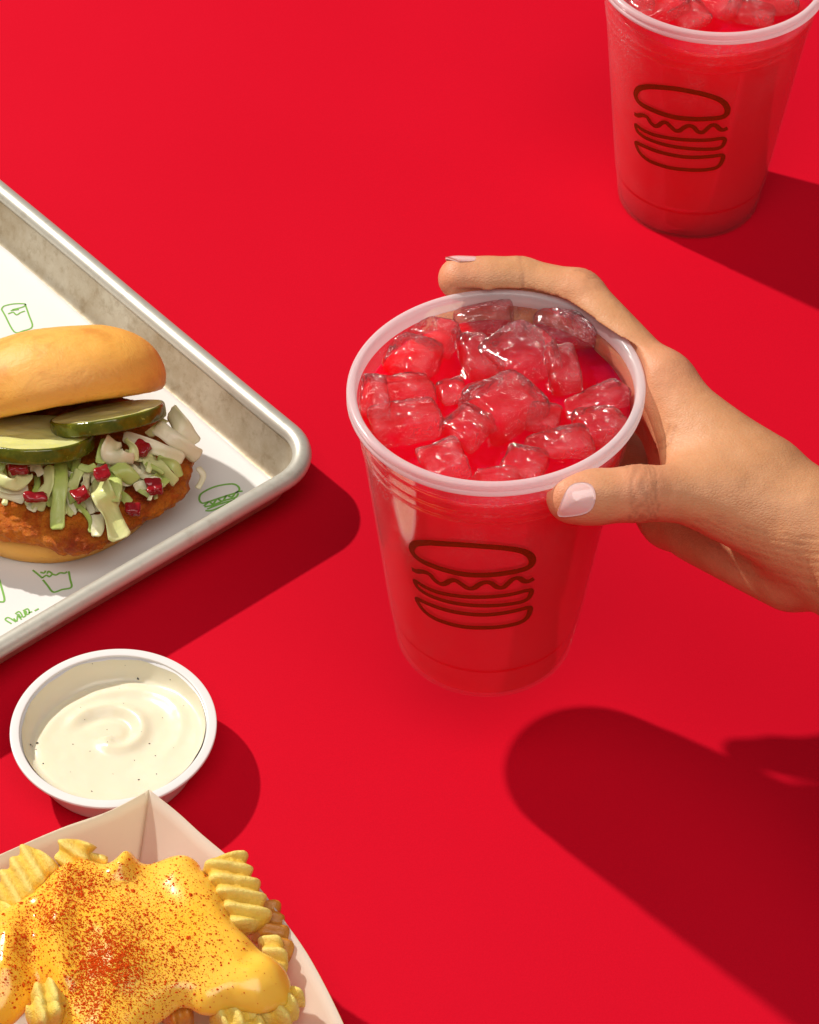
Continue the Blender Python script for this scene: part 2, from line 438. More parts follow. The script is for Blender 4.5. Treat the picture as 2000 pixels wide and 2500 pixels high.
def cup(c, label, ell):
    root = thing('drink_cup', c, label, 'cup', 'clear plastic cups of iced red drink')
    rad = squeeze if ell else None
    outer = [(0, 2.2), (20, 2.2), (24, 1.2), (26, .2), (28.5, 0), (31.0, .15), (31.9, .7), (32.3, 1.8), (32.35, 3.2)]
    for z in list(np.arange(6, 16.5, 2))+[16.6, 17.4]+list(np.arange(19, 99, 4)): outer.append((float(cupR(z)), z))
    for z in np.arange(95+DZ, 112.6+DZ, .5):
        bead = sum(.42*math.exp(-((z-q)/.42)**2) for q in (96.3+DZ, 100.6+DZ, 106.4+DZ))
        outer.append((float(cupR(z))+bead, z))
    outer.append((46.1, 113.4+DZ))
    inner = [(r-.55, z) for r, z in outer[::-1] if z > 1.7 and r > 31.5]
    inner = inner+[(31.0, 1.1), (28.4, .7), (26.2, .9), (24, 1.9), (20, 2.8), (0, 2.8)]
    V, F = lathe(outer+[(45.9, 113.8+DZ)]+inner, c, 144, rad)
    obj('cup_wall', V, F, M_cup, root)
    rim = [(45.7, 113.6), (46.6, 113.3), (47.6, 113.5), (48.6, 113.9), (49.0, 114.8), (48.9, 115.6), (48.45, 116.0), (48.45, 116.3), (48.9, 116.7), (49.0, 117.6), (48.7, 118.4), (48.0, 118.85), (47.0, 118.9), (46.2, 118.5), (45.8, 117.6), (45.6, 115.5)]
    rim = catmull(np.array(rim)+[0, DZ], 2, True)
    V, F = lathe(np.vstack([rim, rim[:1]]), c, 160, rad)
    obj('rim', V, F, M_rim, root)
    return root

cup1 = cup(C1, 'clear cup of red drink lifted off the table by the hand', True)
cup2 = cup(C2, 'far clear cup of red drink standing on the table behind the hand', False)

# printed burger emblem: outlines read off the near cup, wrapped round its wall
def on_cone(px, py, c):
    d = FW+(px-1000)/CAM_F*RT-(py-1250)/CAM_F*UP
    lo_, best = 300., None
    ts = np.linspace(600, 1100, 5001); Pt = EYE+ts[:, None]*d
    zl = Pt[:, 2]-c[2]; r = np.hypot(Pt[:, 0]-c[0], Pt[:, 1]-c[1])
    k = np.argmax((r < cupR(np.clip(zl, 0, 114+DZ))) & (zl > 0) & (zl < 114+DZ))
    return Pt[k]
LG = dict(
 bun=([(250, 318), (330, 314), (430, 322), (540, 332), (640, 342), (740, 353), (850, 364), (950, 378), (1030, 394), (1085, 420), (1113, 455), (1108, 495), (1070, 524), (1000, 544), (920, 557), (830, 567), (740, 569), (640, 564), (560, 552), (460, 525), (370, 492), (290, 455), (238, 415), (213, 370), (220, 338)], 2.7, True),
 wave=([(212, 512), (245, 530), (290, 533), (340, 552), (380, 598), (420, 626), (455, 626), (490, 606), (530, 602), (575, 632), (625, 664), (670, 664), (710, 638), (755, 623), (800, 630), (845, 662), (890, 664), (925, 638), (965, 605), (1010, 597), (1050, 620), (1085, 622), (1125, 602)], 2.15, False),
 patty=([(236, 603), (300, 645), (400, 690), (540, 720), (680, 733), (820, 731), (960, 716), (1060, 692), (1100, 690), (1104, 710), (1085, 745), (1040, 772), (940, 790), (800, 799), (660, 794), (520, 773), (400, 738), (310, 697), (252, 650)], 2.05, True),
 heel=([(250, 742), (330, 777), (450, 822), (600, 855), (750, 867), (880, 858), (1000, 836), (1078, 818), (1097, 832), (1080, 880), (1040, 918), (960, 944), (840, 961), (720, 964), (600, 955), (480, 928), (380, 890), (310, 840), (268, 790)], 2.15, True))
logo = {}
for k, (pts, wd, cl) in LG.items():
    Q = np.array([on_cone(940+x*.3246, 1220+y*.3246, C1) for x, y in pts])-C1
    logo[k] = (np.stack([np.arctan2(Q[:, 1], Q[:, 0]), Q[:, 2]], 1), wd, cl)
def emblem(c, root, turn, ell):
    parts = []
    for tz, wd, cl in logo.values():
        q = catmull(tz, 6, cl); th = q[:, 0]+turn; z = q[:, 1]
        R = cupR(z)*(squeeze(th, z) if ell else 1)+.05
        P = np.stack([c[0]+R*np.cos(th), c[1]+R*np.sin(th), c[2]+z], 1)
        N = np.stack([np.cos(th), np.sin(th), 0*th-.12], 1)
        parts.append(strip(P, N, wd, .02, cl))
    V, F = join(parts); obj('printed_burger', V, F, M_ink, root, smooth=False)
emblem(C1, cup1, 0, True)
_a1 = np.mean(np.concatenate([v[0][:, 0] for v in logo.values()]))
_p = on_cone(1664, 310, C2)-C2
emblem(C2, cup2, math.atan2(_p[1], _p[0])-_a1-math.radians(9), False)

# drink, with menisci where ice breaks the surface
ICE1 = [  # zoom px centre, size mm (long, wide, tall), turn deg, lift, label
 (785, 185, 19, 15, 14, -8, 2.5, 'bumpy ice cube against the back wall of the front cup, under the index finger'),
 (455, 275, 25, 11, 13, -32, 2.0, 'long smooth ice piece at the back left wall of the front cup'),
 (385, 415, 17, 17, 13, -25, 1.5, 'bumpy ice cube at the left wall of the front cup, below the long smooth piece'),
 (330, 590, 20, 14, 12, 10, .6, 'glinting low ice cube near the left wall of the front cup, halfway down'),
 (345, 760, 24, 18, 13, 14, .8, 'large flat ice cube at the front left wall of the front cup'),
 (565, 985, 15, 18, 13, 15, .5, 'brightly glinting ice cube at the front rim of the front cup, left of centre'),
 (885, 680, 25, 22, 16, 40, 2.6, 'biggest rounded ice cube in the middle of the front cup'),
 (975, 400, 20, 22, 15, 38, 3.0, 'cloudy square ice cube with a corner up, behind the biggest one in the front cup'),
 (735, 400, 12, 20, 12, 20, 1.2, 'ice cube with beaded edges, left of the cloudy square one in the front cup'),
 (1215, 470, 11, 21, 12, 8, 1.6, 'upright oval ice cube right of centre in the front cup'),
 (1240, 250, 21, 15, 14, 6, 2.8, 'clear square ice cube at the back right wall of the front cup'),
 (608, 590, 10, 11, 9, 20, .3, 'small round ice piece left of the biggest cube in the front cup'),
 (1400, 640, 23, 11, 10, 22, .4, 'long flat ice piece at the right wall of the front cup'),
 (1420, 785, 17, 15, 12, 25, 1.0, 'sparkling ice cube at the front right wall of the front cup'),
 (1105, 745, 11, 14, 10, -12, .6, 'small oval ice piece just right of the biggest cube in the front cup'),
 (1000, 1000, 14, 14, 11, -20, .3, 'rough ice cube at the front rim of the front cup, right of centre'),
 (1200, 885, 22, 12, 11, 8, .3, 'flat ice slab near the front right of the front cup, pitted on top'),
 (840, 1065, 16, 8, 9, 0, -.6, 'thin ice piece touching the front rim of the front cup in the middle'),
 (165, 640, 10, 18, 13, 5, 1.0, 'ice piece pressed on the far left wall of the front cup'),
 (690, 800, 15, 15, 13, 48, 1.2, 'ice cube overlapping the front left side of the biggest cube in the front cup')]
ICE2 = [
 (600, 70, 24, 18, 15, 30, 1.5, 'pale ice cube left of centre in the far cup'),
 (1010, 40, 18, 20, 15, 70, 1.2, 'ice cube with a bright edge in the middle of the far cup'),
 (1240, 110, 20, 14, 12, -15, .5, 'ice cube with a white curved edge near the front rim of the far cup'),
 (1380, 20, 20, 18, 14, 20, 1.5, 'large ice cube at the right of the far cup'),
 (420, 15, 17, 15, 13, 10, 1.2, 'ice piece at the left wall of the far cup'),
 (820, 120, 16, 14, 12, 35, .3, 'low ice piece by the front rim of the far cup')]
def ice_centres(lst, c, f):
    return [(at(*f(x, y), c[2]+LEVEL+1.5+l*.6), (a, b_, t_), g, l, lab) for x, y, a, b_, t_, g, l, lab in lst]
I1 = ice_centres(ICE1, C1, lambda x, y: (840+x*.4406, 700+y*.4406))
I2 = ice_centres(ICE2, C2, lambda x, y: (1400+x*.3478, y*.3478))

def drink(c, ices, ell, label):
    n = 144; th = np.linspace(0, 2*np.pi, n, endpoint=False)
    sq = (lambda t, z: squeeze(t, z)) if ell else (lambda t, z: 1.+0*t)
    rows = []
    for r, z in [(0.01, 3.0), (20, 3.0), (24, 2.1), (26.2, 1.2), (28.4, 1.0), (30.7, 1.4), (31.3, 2.4), (31.45, 4.)]: rows.append((np.full(n, r), np.full(n, z)))
    for z in list(np.arange(6, 16, 3))+list(np.arange(18, 108, 6)):
        rows.append(((cupR(z)-.60)*sq(th, z), np.full(n, float(z))))
    Rw = (cupR(LEVEL)-.60)*sq(th, LEVEL)
    for k in np.linspace(1, 0.002, 60):
        x = c[0]+Rw*k*np.cos(th); y = c[1]+Rw*k*np.sin(th)
        z = LEVEL+.9*math.exp(-((1-k)*45/2.5)) + .35*vnoise(np.stack([x, y], 1), 9, 3, 2)
        for p, (a, b_, t_), g, l, lab in ices:
            q = np.stack([x-p[0], y-p[1]], 1); a0 = math.radians(g); q = np.stack([q[:, 0]*math.cos(a0)+q[:, 1]*math.sin(a0), -q[:, 0]*math.sin(a0)+q[:, 1]*math.cos(a0)], 1)
            d = ((np.abs(q[:, 0])/(a/2))**4+(np.abs(q[:, 1])/(b_/2))**4)**.25
            z = z+1.5*np.exp(-np.maximum(d-1, 0)*5)
        rows.append((Rw*k, z))
    V = np.concatenate([np.stack([c[0]+r*np.cos(th), c[1]+r*np.sin(th), c[2]+z], 1) for r, z in rows])
    return tag(obj('red_drink', V, grid_faces(len(rows), n, wrap_m=True), M_drink, base=(c[0], c[1], c[2]+3.2)), label, 'drink', 'red drinks in the cups')
drink(C1, I1, True, 'red drink filling the front cup held by the hand')
drink(C2, I2, False, 'red drink filling the far cup at the top edge')

def ice_mesh(sz, seed):
    n = 22; u = np.linspace(-1, 1, n); parts = []
    for ax in range(3):
        for s in (-1, 1):
            A, B = np.meshgrid(u, u, indexing='ij'); P = np.zeros((n, n, 3)); P[..., ax] = s; P[..., (ax+1) % 3] = A; P[..., (ax+2) % 3] = B*s
            parts.append((P.reshape(-1, 3), grid_faces(n, n)[:, ::-1]))
    V, F = join(parts)
    p = 6.5; V = V/(np.sum(np.abs(V)**p, 1)**(1/p))[:, None]
    V = V*(1+.11*vnoise(V+seed, 1.3, seed, 2)[:, None])
    V = V*np.array(sz)/2
    N = V/np.linalg.norm(V, axis=1)[:, None]
    V = V+N*(.55*vnoise(V+seed*7, 3.2, seed+5, 3))[:, None]
    key = np.round(V, 4); _, idx, inv = np.unique(key, axis=0, return_index=True, return_inverse=True)
    return V[idx], [[int(inv.ravel()[i]) for i in f] for f in F]
def make_ice(ices, c, grp, ell):
    for k, (p, sz, g, l, lab) in enumerate(ices):
        V, F = ice_mesh(sz, k+3)
        rot = Matrix.Rotation(math.radians(g), 3, 'Z') @ Matrix.Rotation(random.uniform(-.28, .28), 3, 'X') @ Matrix.Rotation(random.uniform(-.28, .28), 3, 'Y')
        V = V@np.array(rot).T+p+np.array([0, 0, l*.8-1.7])
        q = V[:, :2]-c[:2]; r = np.hypot(q[:, 0], q[:, 1]); zl = V[:, 2]-c[2]; th = np.arctan2(q[:, 1], q[:, 0])
        lim = (cupR(np.clip(zl, 20, 114+DZ))-.95)*(squeeze(th, zl) if ell else 1)
        f = np.where(r > lim, lim/r, 1); V[:, :2] = c[:2]+q*f[:, None]
        tag(obj('ice_cube', V, F, M_ice, base=tuple(p)), lab, 'ice cube', grp)
make_ice(I1, C1, 'ice cubes in the front cup', True)
make_ice(I2, C2, 'ice cubes in the far cup', False)

# ---------------------------------------------------------------- hand
def wallR(P):   # distance outside the near cup's outer wall (and rim)
    q = P[:, :2]-C1[:2]; zl = P[:, 2]-C1[2]; th = np.arctan2(q[:, 1], q[:, 0]); r = np.hypot(q[:, 0], q[:, 1])
    R = cupR(np.clip(zl, 0, 114+DZ)); R = np.where(zl > 113+DZ, 49.0, np.where(zl > 110+DZ, R+(49.0-R)*np.clip((zl-111.5-DZ)/1.5, 0, 1), R))
    d = r-(R*squeeze(th, zl)+.35)
    return np.where(zl > 120.5+DZ, np.maximum(d, (zl-120.5-DZ)), d)
def on_cup(px, py, clear, far):
    z = np.arange(70., 215., .25); P = np.array([at(px, py, k) for k in z]); zl = z-C1[2]
    d = np.hypot(P[:, 0]-C1[0], P[:, 1]-C1[1])-cupR(np.clip(zl, 0, 114+DZ))-clear
    k = np.where(np.diff(np.sign(d)) != 0)[0]
    return P[k[0] if far else k[-1]]
def pol(deg, z, clear):
    a = math.radians(deg); r = float(cupR(z-C1[2]))+clear
    return np.array([C1[0]+r*math.cos(a), C1[1]+r*math.sin(a), z])
idx = [at(1618, 938, 158), on_cup(1412, 722, 9.3, True), on_cup(1268, 686, 8.2, True), on_cup(1122, 680, 7.6, True)]
idx_r = [9.0, 8.9, 8.0, 7.5]
mid = [at(1640, 917, 158)+np.array([5, 4, -19.]), pol(58, 149, 10), pol(89, 148, 8.6), pol(110, 147, 7.6)]
rin = [at(1640, 917, 158)+np.array([7.5, 1, -33.]), pol(52, 134, 22), pol(80, 134, 9), pol(102, 133, 7.3)]
pin = [at(1612, 1218, 103)+np.array([5, -5, -2.]), pol(44, 97, 22.5), pol(62, 95.5, 10.5), pol(78, 95, 6.4)]
fr = [[10.5, 9.2, 8.1, 7.2], [10.5, 10.2, 7.4, 6.7], [12, 10.0, 7.4, 6.1]]
th_tip = on_cup(1394, 1217, 5.0, False); th_ip = at(1556, 1205, 158); th_mcp = at(1735, 1205, 152); th_cmc = at(1915, 1290, 144)
wr = at(2010, 1318, 138); arm_dir = at(2330, 1575, 134)-wr; arm_dir /= np.linalg.norm(arm_dir)
carp = [at(1928, 1240, 148), at(1960, 1265, 142), at(1965, 1330, 132), at(1935, 1398, 120)]
def hand_sdf(P):
    P = np.asarray(P, float)
    def chain(j, r, k=3.2):
        d = cone(P, j[0], j[1], r[0], r[1])
        for i in (1, 2): d = smin(d, cone(P, j[i], j[i+1], r[i], r[i+1]), k)
        return d
    # index finger with fuller pads between the joints
    d = chain(idx, idx_r)
    d = smin(d, ellip(P, (idx[2]+idx[3])/2+np.array([0, -.8, -.3]), (11, 7.6, 7.6)), 4)
    fingers = d
    palm = cone(P, idx[0], carp[0], 9.0, 11)
    for j, c, r0, r1 in ((mid, carp[1], 10.5, 12.5), (rin, carp[2], 10.5, 12.5), (pin, carp[3], 10.8, 11)):
        palm = smin(palm, cone(P, j[0], c, r0, r1), 8)
    palm = smin(palm, cone(P, idx[0], rin[0], 10, 10), 8)
    palm = smin(palm, cone(P, rin[0], pin[0], 9.5, 10), 8)
    for j, r in ((mid, fr[0]), (rin, fr[1]), (pin, fr[2])):
        palm = smin(palm, chain(j, r), 5) if j is pin else smin(palm, chain(j, r), 4)
    # hypothenar heel
    palm = smin(palm, cone(P, at(1700, 1290, 108), at(1930, 1402, 118), 10.5, 11), 8)
    d = smin(fingers, palm, 5)
    # thumb: tip, proximal part, thenar mass, web to the index
    tmb = cone(P, th_tip, th_ip, 7.8, 8.7)
    tmb = smin(tmb, ellip(P, th_tip+(th_ip-th_tip)*.33, (12.5, 8.6, 8.5)), 4)
    tmb = smin(tmb, cone(P, th_ip, th_mcp, 8.6, 10.4), 4)
    tmb = smin(tmb, cone(P, th_mcp, th_cmc, 10.6, 14), 6)
    d = smin(d, tmb, 7)
    web = cone(P, at(1665, 1055, 152), at(1850, 1180, 148), 6.5, 13)
    web = smin(web, cone(P, at(1655, 1120, 151), at(1790, 1190, 149), 4.5, 10), 10)
    d = smin(d, web, 16)
    # wrist and forearm, flattened
    arm = np.minimum(cone(P, wr+np.array([0, 0, 6]), wr+arm_dir*150+np.array([0, 0, 9]), 16, 23), 1e9)
    arm = smin(arm, cone(P, wr+np.array([0, 0, -6]), wr+arm_dir*150+np.array([0, 0, -8]), 15.5, 23), 10)
    d = smin(d, arm, 10)
    # knuckle folds and flexion creases
    return smax(d, -wallR(P), .8)
lo_ = [-14, 500, 78]; hi = [205, 722, 186]
V, F = mesh_sdf(hand_sdf, lo_, hi, 1.0)
V = smooth_mesh(V, F, 3, .5)
def px_of(P):
    dd = P-EYE; z = dd@FW
    return np.stack([1000+CAM_F*(dd@RT)/z, 1250-CAM_F*(dd@UP)/z], -1)
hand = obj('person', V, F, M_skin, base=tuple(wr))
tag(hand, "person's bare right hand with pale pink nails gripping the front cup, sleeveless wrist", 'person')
# attributes: flushed joints and folds (skin markings that stay with the skin)
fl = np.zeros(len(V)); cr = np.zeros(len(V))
for p, r in ((th_tip, 11), (idx[3], 10), (idx[1], 9), (th_ip, 12), (idx[0], 14)): fl = np.maximum(fl, np.exp(-(np.linalg.norm(V-p, axis=1)/r)**2*1.1))
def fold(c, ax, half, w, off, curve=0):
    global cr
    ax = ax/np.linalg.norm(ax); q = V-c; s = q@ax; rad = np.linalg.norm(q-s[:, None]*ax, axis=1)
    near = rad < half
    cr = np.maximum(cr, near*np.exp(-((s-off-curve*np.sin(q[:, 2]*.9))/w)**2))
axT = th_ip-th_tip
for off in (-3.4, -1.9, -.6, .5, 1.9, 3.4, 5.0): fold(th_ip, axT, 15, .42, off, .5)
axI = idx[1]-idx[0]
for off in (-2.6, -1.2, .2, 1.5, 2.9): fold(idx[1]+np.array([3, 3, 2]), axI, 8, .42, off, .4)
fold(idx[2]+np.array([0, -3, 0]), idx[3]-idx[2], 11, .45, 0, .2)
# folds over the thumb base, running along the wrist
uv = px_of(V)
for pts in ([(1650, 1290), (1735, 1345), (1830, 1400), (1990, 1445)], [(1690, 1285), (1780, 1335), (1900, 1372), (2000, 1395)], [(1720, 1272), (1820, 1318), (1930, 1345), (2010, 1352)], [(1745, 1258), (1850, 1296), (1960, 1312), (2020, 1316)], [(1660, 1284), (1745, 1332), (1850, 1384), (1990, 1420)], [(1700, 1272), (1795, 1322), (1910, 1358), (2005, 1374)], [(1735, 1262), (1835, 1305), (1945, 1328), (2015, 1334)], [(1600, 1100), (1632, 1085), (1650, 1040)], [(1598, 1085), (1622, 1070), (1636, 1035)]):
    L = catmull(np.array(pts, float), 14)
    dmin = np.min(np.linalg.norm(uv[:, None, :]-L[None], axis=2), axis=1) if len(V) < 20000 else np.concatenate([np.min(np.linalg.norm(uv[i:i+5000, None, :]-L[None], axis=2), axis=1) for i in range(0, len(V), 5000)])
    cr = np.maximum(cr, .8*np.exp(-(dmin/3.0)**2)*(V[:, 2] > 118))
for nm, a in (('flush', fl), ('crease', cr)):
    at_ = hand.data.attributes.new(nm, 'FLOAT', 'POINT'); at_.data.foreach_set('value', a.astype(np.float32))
# darker back of the hand, paler palm side; then sink the folds
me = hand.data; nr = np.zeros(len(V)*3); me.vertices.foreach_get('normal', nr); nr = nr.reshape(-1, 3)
dorsal_ = np.clip(nr@np.array([.70, .66, .28])*.9+.15+.25*vnoise(V, 16, 77, 2), 0, 1)*np.clip((V[:, 0]-40)/50, .25, 1)
a_ = me.attributes.new('dorsal', 'FLOAT', 'POINT'); a_.data.foreach_set('value', dorsal_.astype(np.float32))
cov = np.zeros(len(V)*3); me.vertices.foreach_get('co', cov)
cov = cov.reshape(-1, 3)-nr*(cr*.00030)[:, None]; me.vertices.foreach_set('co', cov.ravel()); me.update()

def march(px, py):
    d = FW+(px-1000)/CAM_F*RT-(py-1250)/CAM_F*UP; d = d/np.linalg.norm(d)
    t = 640.
    for _ in range(90):
        s_ = hand_sdf((EYE+d*t)[None])[0]; t += s_*.9
        if abs(s_) < .02 or t > 1300: break
    return EYE+d*t
def grad(p):
    e = .4; g = np.array([hand_sdf((p+e*k)[None])[0]-hand_sdf((p-e*k)[None])[0] for k in np.eye(3)]); return g/np.linalg.norm(g)
def nail(pts, rise, lift, dome):
    B = catmull(np.array(pts, float), 5, True); c = B.mean(0); rings = (0, .3, .6, .85, 1.0); n = len(B)
    top = []; bot = []
    for k in rings:
        for q in (c+(B-c)*k if k else [c]*n):
            p = march(*q); g = grad(p); top.append(p+g*(lift+dome*(1-k*k))); bot.append(p-g*.5)
    V = np.array(top+bot); m = len(top)
    F = np.concatenate([grid_faces(len(rings), n, wrap_m=True), grid_faces(len(rings), n, wrap_m=True, off=m)[:, ::-1]])
    e = np.arange(n); a = (len(rings)-1)*n+e; b_ = (len(rings)-1)*n+(e+1) % n
    F = np.concatenate([F, np.stack([a, a+m, b_+m, b_], 1)])
    return V, F
Z4 = lambda x, y: (1320+x*.2783, 1050+y*.2783)
V, F = nail([Z4(*p) for p in [(152, 722), (170, 665), (195, 600), (232, 525), (275, 482), (335, 464), (400, 464), (452, 490), (478, 545), (482, 600), (465, 665), (425, 712), (360, 738), (290, 750), (215, 757), (168, 752)]], .6, .35, .45)
obj('fingernail', V, F, M_nail, hand)
# index nail, lying on the far side of its tip
axn = (idx[3]-idx[2]); axn /= np.linalg.norm(axn)
nd = np.array([0, .72, .69]); nd -= axn*(nd@axn); nd /= np.linalg.norm(nd); sd_ = np.cross(axn, nd)
top = []; bot = []
for i, s_ in enumerate(np.linspace(0, 1, 9)):
    for j, tt in enumerate(np.linspace(-1, 1, 9)):
        g = tt*math.radians(46)*(1-.45*max(0, .3-s_)/.3)*(1-.35*max(0, s_-.75)/.25)
        x_ = -7.5+12.6*s_-1.4*tt*tt*max(0, s_-.5)*2; rb_ = 7.62-.03*max(0, x_)**2
        for lst, off in ((top, .35), (bot, -.35)): lst.append(idx[3]+axn*x_+(nd*math.cos(g)+sd_*math.sin(g))*(rb_+off))
V = np.array(top+bot); G = grid_faces(9, 9)
E_ = [(i*9, (i+1)*9) for i in range(8)]+[(i*9+8, (i+1)*9+8) for i in range(8)]+[(j, j+1) for j in range(8)]+[(72+j, 73+j) for j in range(8)]
F = G[:, ::-1].tolist()+(G+81).tolist()+[[a, b_, b_+81, a+81] for a, b_ in E_]
obj('fingernail', V, F, M_nail, hand)

# ---------------------------------------------------------------- tray
_e1 = ats([(0, 426), (700, 1007)], 25)[:, :2]; _e2 = ats([(0, 1593), (600, 1238)], 25)[:, :2]
d1 = _e1[1]-_e1[0]; d1 /= np.linalg.norm(d1); d2 = _e2[1]-_e2[0]; d2 /= np.linalg.norm(d2)
A_ = np.array([[d1[0], -d2[0]], [d1[1], -d2[1]]]); tt = np.linalg.solve(A_, _e2[0]-_e1[0]); CORN = _e1[0]+d1*tt[0]
u1, u2 = -d1, -d2                       # along the far long edge / along the near edge, away from the corner
u2 = u2-u1*(u1@u2); u2 /= np.linalg.norm(u2)
TL, TWd = 330., 241.
def rrect(off, R, n=12):
    """rounded rectangle inset by off, corner (0,0)-(TWd,TL) in (u2,u1) coordinates"""
    a0, b0, a1, b1 = off, off, TWd-off, TL-off; R = max(R-off, 1.5); out = []
    for cx, cy, s0 in ((a0+R, b0+R, 180), (a1-R, b0+R, 270), (a1-R, b1-R, 0), (a0+R, b1-R, 90)):
        for k in range(n+1):
            g = math.radians(s0+90*k/n); out.append((cx+R*math.cos(g), cy+R*math.sin(g)))
        # straight side is subdivided so the metal can waver
    out = np.array(out); P = []
    for i in range(len(out)):
        p, q = out[i], out[(i+1) % len(out)]; m = max(1, int(np.linalg.norm(q-p)/12))
        for k in range(m): P.append(p+(q-p)*k/m)
    return np.array(P)
def tloc(q, z): return np.concatenate([CORN+q[:, :1]*u2+q[:, 1:2]*u1, np.broadcast_to(np.asarray(z, float), (len(q),))[:, None]], 1)
def ring_loop(off, z, base=None):
    b0 = rrect(4, 24); c = np.array([TWd/2, TL/2])
    # same topology for every inset: move each point of the reference loop along its normal
    t_ = np.roll(b0, -1, 0)-np.roll(b0, 1, 0); nrm = np.stack([-t_[:, 1], t_[:, 0]], 1); nrm /= np.linalg.norm(nrm, axis=1)[:, None]
    q = b0+nrm*(off-4); wv = .35*vnoise(q, 60, 5)
    return tloc(q+nrm*wv[:, None]*.6, z)
tray = thing('serving_tray', (*(CORN+u1*TL/2+u2*TWd/2), 0), 'dented worn aluminium tray with rolled rim lying on the table', 'tray')
prof = [(5.2, 24.2), (6.6, 22.0), (8.2, 17.), (9.8, 12.), (11.4, 7.), (13.0, 3.9), (15.5, 2.0), (19, 1.5), (24, 1.4)]
low = [(r-1.0, z-1.0) for r, z in prof]; low[-1] = (24, .4); low[-2] = (19, .4); low[-3] = (15.5, .6)
loops = [ring_loop(*p) for p in prof]; n = len(loops[0])
cen = CORN+u1*TL/2+u2*TWd/2
def fillc(lp, z, k): return np.stack([cen[0]+(lp[:, 0]-cen[0])*k, cen[1]+(lp[:, 1]-cen[1])*k, np.full(len(lp), z)], 1)
loops += [fillc(loops[-1], 1.4, k) for k in (.7, .35, .01)]
nu = len(loops)
lows = [ring_loop(*p) for p in low]; lows += [fillc(lows[-1], .4, k) for k in (.7, .35, .01)]
allp = lows[::-1]+loops
obj('pan', np.concatenate(allp), grid_faces(len(allp), n, wrap_m=True)[:, ::-1], M_alu, tray)
bead = []
for k in range(17):
    g = 2*math.pi*k/16; bead.append(ring_loop(4.0+3.9*math.cos(g), 21.6+3.5*math.sin(g)))
obj('rolled_rim', np.concatenate(bead), grid_faces(len(bead), n, wrap_m=True), M_alurim, tray)

# paper liner on the tray floor
_l = ats([(0, 601), (656, 1171)], 2.4)[:, :2]
def tuv(P): d = np.asarray(P)[..., :2]-CORN; return np.stack([d@u2, d@u1], -1)
e_ = tuv(_l); edge0, edge1 = e_[0], e_[1]
NX, NY = 70, 90; V = []
for i in range(NX):
    for j in range(NY):
        y = 13.5+(j/(NY-1))*250; s_ = (y-edge1[1])/(edge0[1]-edge1[1]); x0 = edge1[0]+s_*(edge0[0]-edge1[0])+.5*float(vnoise(np.array([y, 3.]), 7, 8, 2))
        x = x0+(i/(NX-1))*170; P = tloc(np.array([[x, y]]), 0)[0]
        lift = 1.9*math.exp(-((y-13.5)/5.)) + .9*math.exp(-((x-x0)/3.5)**2)
        P[2] = 2.05+lift+.45*(1+float(vnoise(np.array([x, y]), 38, 4, 2))); V.append(P)
V = np.array(V); Fq = grid_faces(NX, NY)
m = len(V); Vb = V-np.array([0, 0, .12])
bd = [(i*NY, (i+1)*NY) for i in range(NX-1)]+[(i*NY+NY-1, (i+1)*NY+NY-1) for i in range(NX-1)]+[(j, j+1) for j in range(NY-1)]+[((NX-1)*NY+j, (NX-1)*NY+j+1) for j in range(NY-1)]
liner = obj('paper_liner', np.concatenate([V, Vb]), Fq.tolist()+(Fq+m)[:, ::-1].tolist()+[[a, b_, b_+m, a+m] for a, b_ in bd], M_paper)
tag(liner, 'white paper liner printed with green food line drawings inside the tray', 'paper liner')
_LV = tuv(V); _LZ = V[:, 2]
def liner_z(P):
    q = tuv(P); out = []
    for a in q: out.append(_LZ[np.argmin(((_LV-a)**2).sum(1))])
    return np.array(out)
def prints(name, lines, f, wd=.75, closed=()):
    parts = []
    for k, L in enumerate(lines):
        P = ats(L, 2.6, f); P = catmull(P, 5, k in closed); P[:, 2] = liner_z(P)+.10
        parts.append(strip(P, np.tile([0, 0, 1.], (len(P), 1)), wd, .04, k in closed))
    V_, F_ = join(parts); obj(name, V_, F_, M_green, liner, smooth=False)
Z2 = lambda x, y: (x*.5752, 400+y*.5752)
prints('printed_cup', [[(6, 616), (20, 640), (60, 712), (100, 708), (137, 690), (122, 640), (106, 594)], [(6, 616), (18, 602), (60, 593), (106, 594), (98, 606), (52, 618)], [(34, 636), (55, 629), (70, 640), (88, 630), (106, 624)], [(45, 622), (80, 617)]], Z2, .7)
prints('printed_burger', [[(846, 1424), (858, 1398), (915, 1370), (985, 1359), (1014, 1374), (1008, 1394), (950, 1414), (885, 1436), (858, 1442)],
    [(866, 1455), (888, 1436), (904, 1446), (922, 1424), (945, 1434), (962, 1410), (985, 1416), (1002, 1396), (1030, 1391)],
    [(868, 1458), (900, 1452), (950, 1432), (1000, 1418), (1012, 1400)], [(872, 1474), (900, 1474), (960, 1448), (1000, 1424)], [(880, 1468), (935, 1446), (985, 1432)]], Z2, .85, closed=(0,))
ZL = lambda x, y: (x*.1855, 1380+y*.1855)
prints('printed_fries', [[(430, 62), (500, 118), (560, 170)], [(565, 190), (630, 270), (702, 352), (820, 320), (940, 290), (922, 180), (905, 80)],
    [(556, 165), (610, 130), (650, 150), (690, 120), (740, 128), (790, 100), (850, 105), (885, 85)], [(530, 90), (580, 100), (600, 70)], [(620, 110), (640, 80), (690, 110)]], ZL, .8)
prints('printed_outline', [[(-40, 90), (5, 240), (58, 455), (-10, 480), (-80, 500)]], ZL, .8)
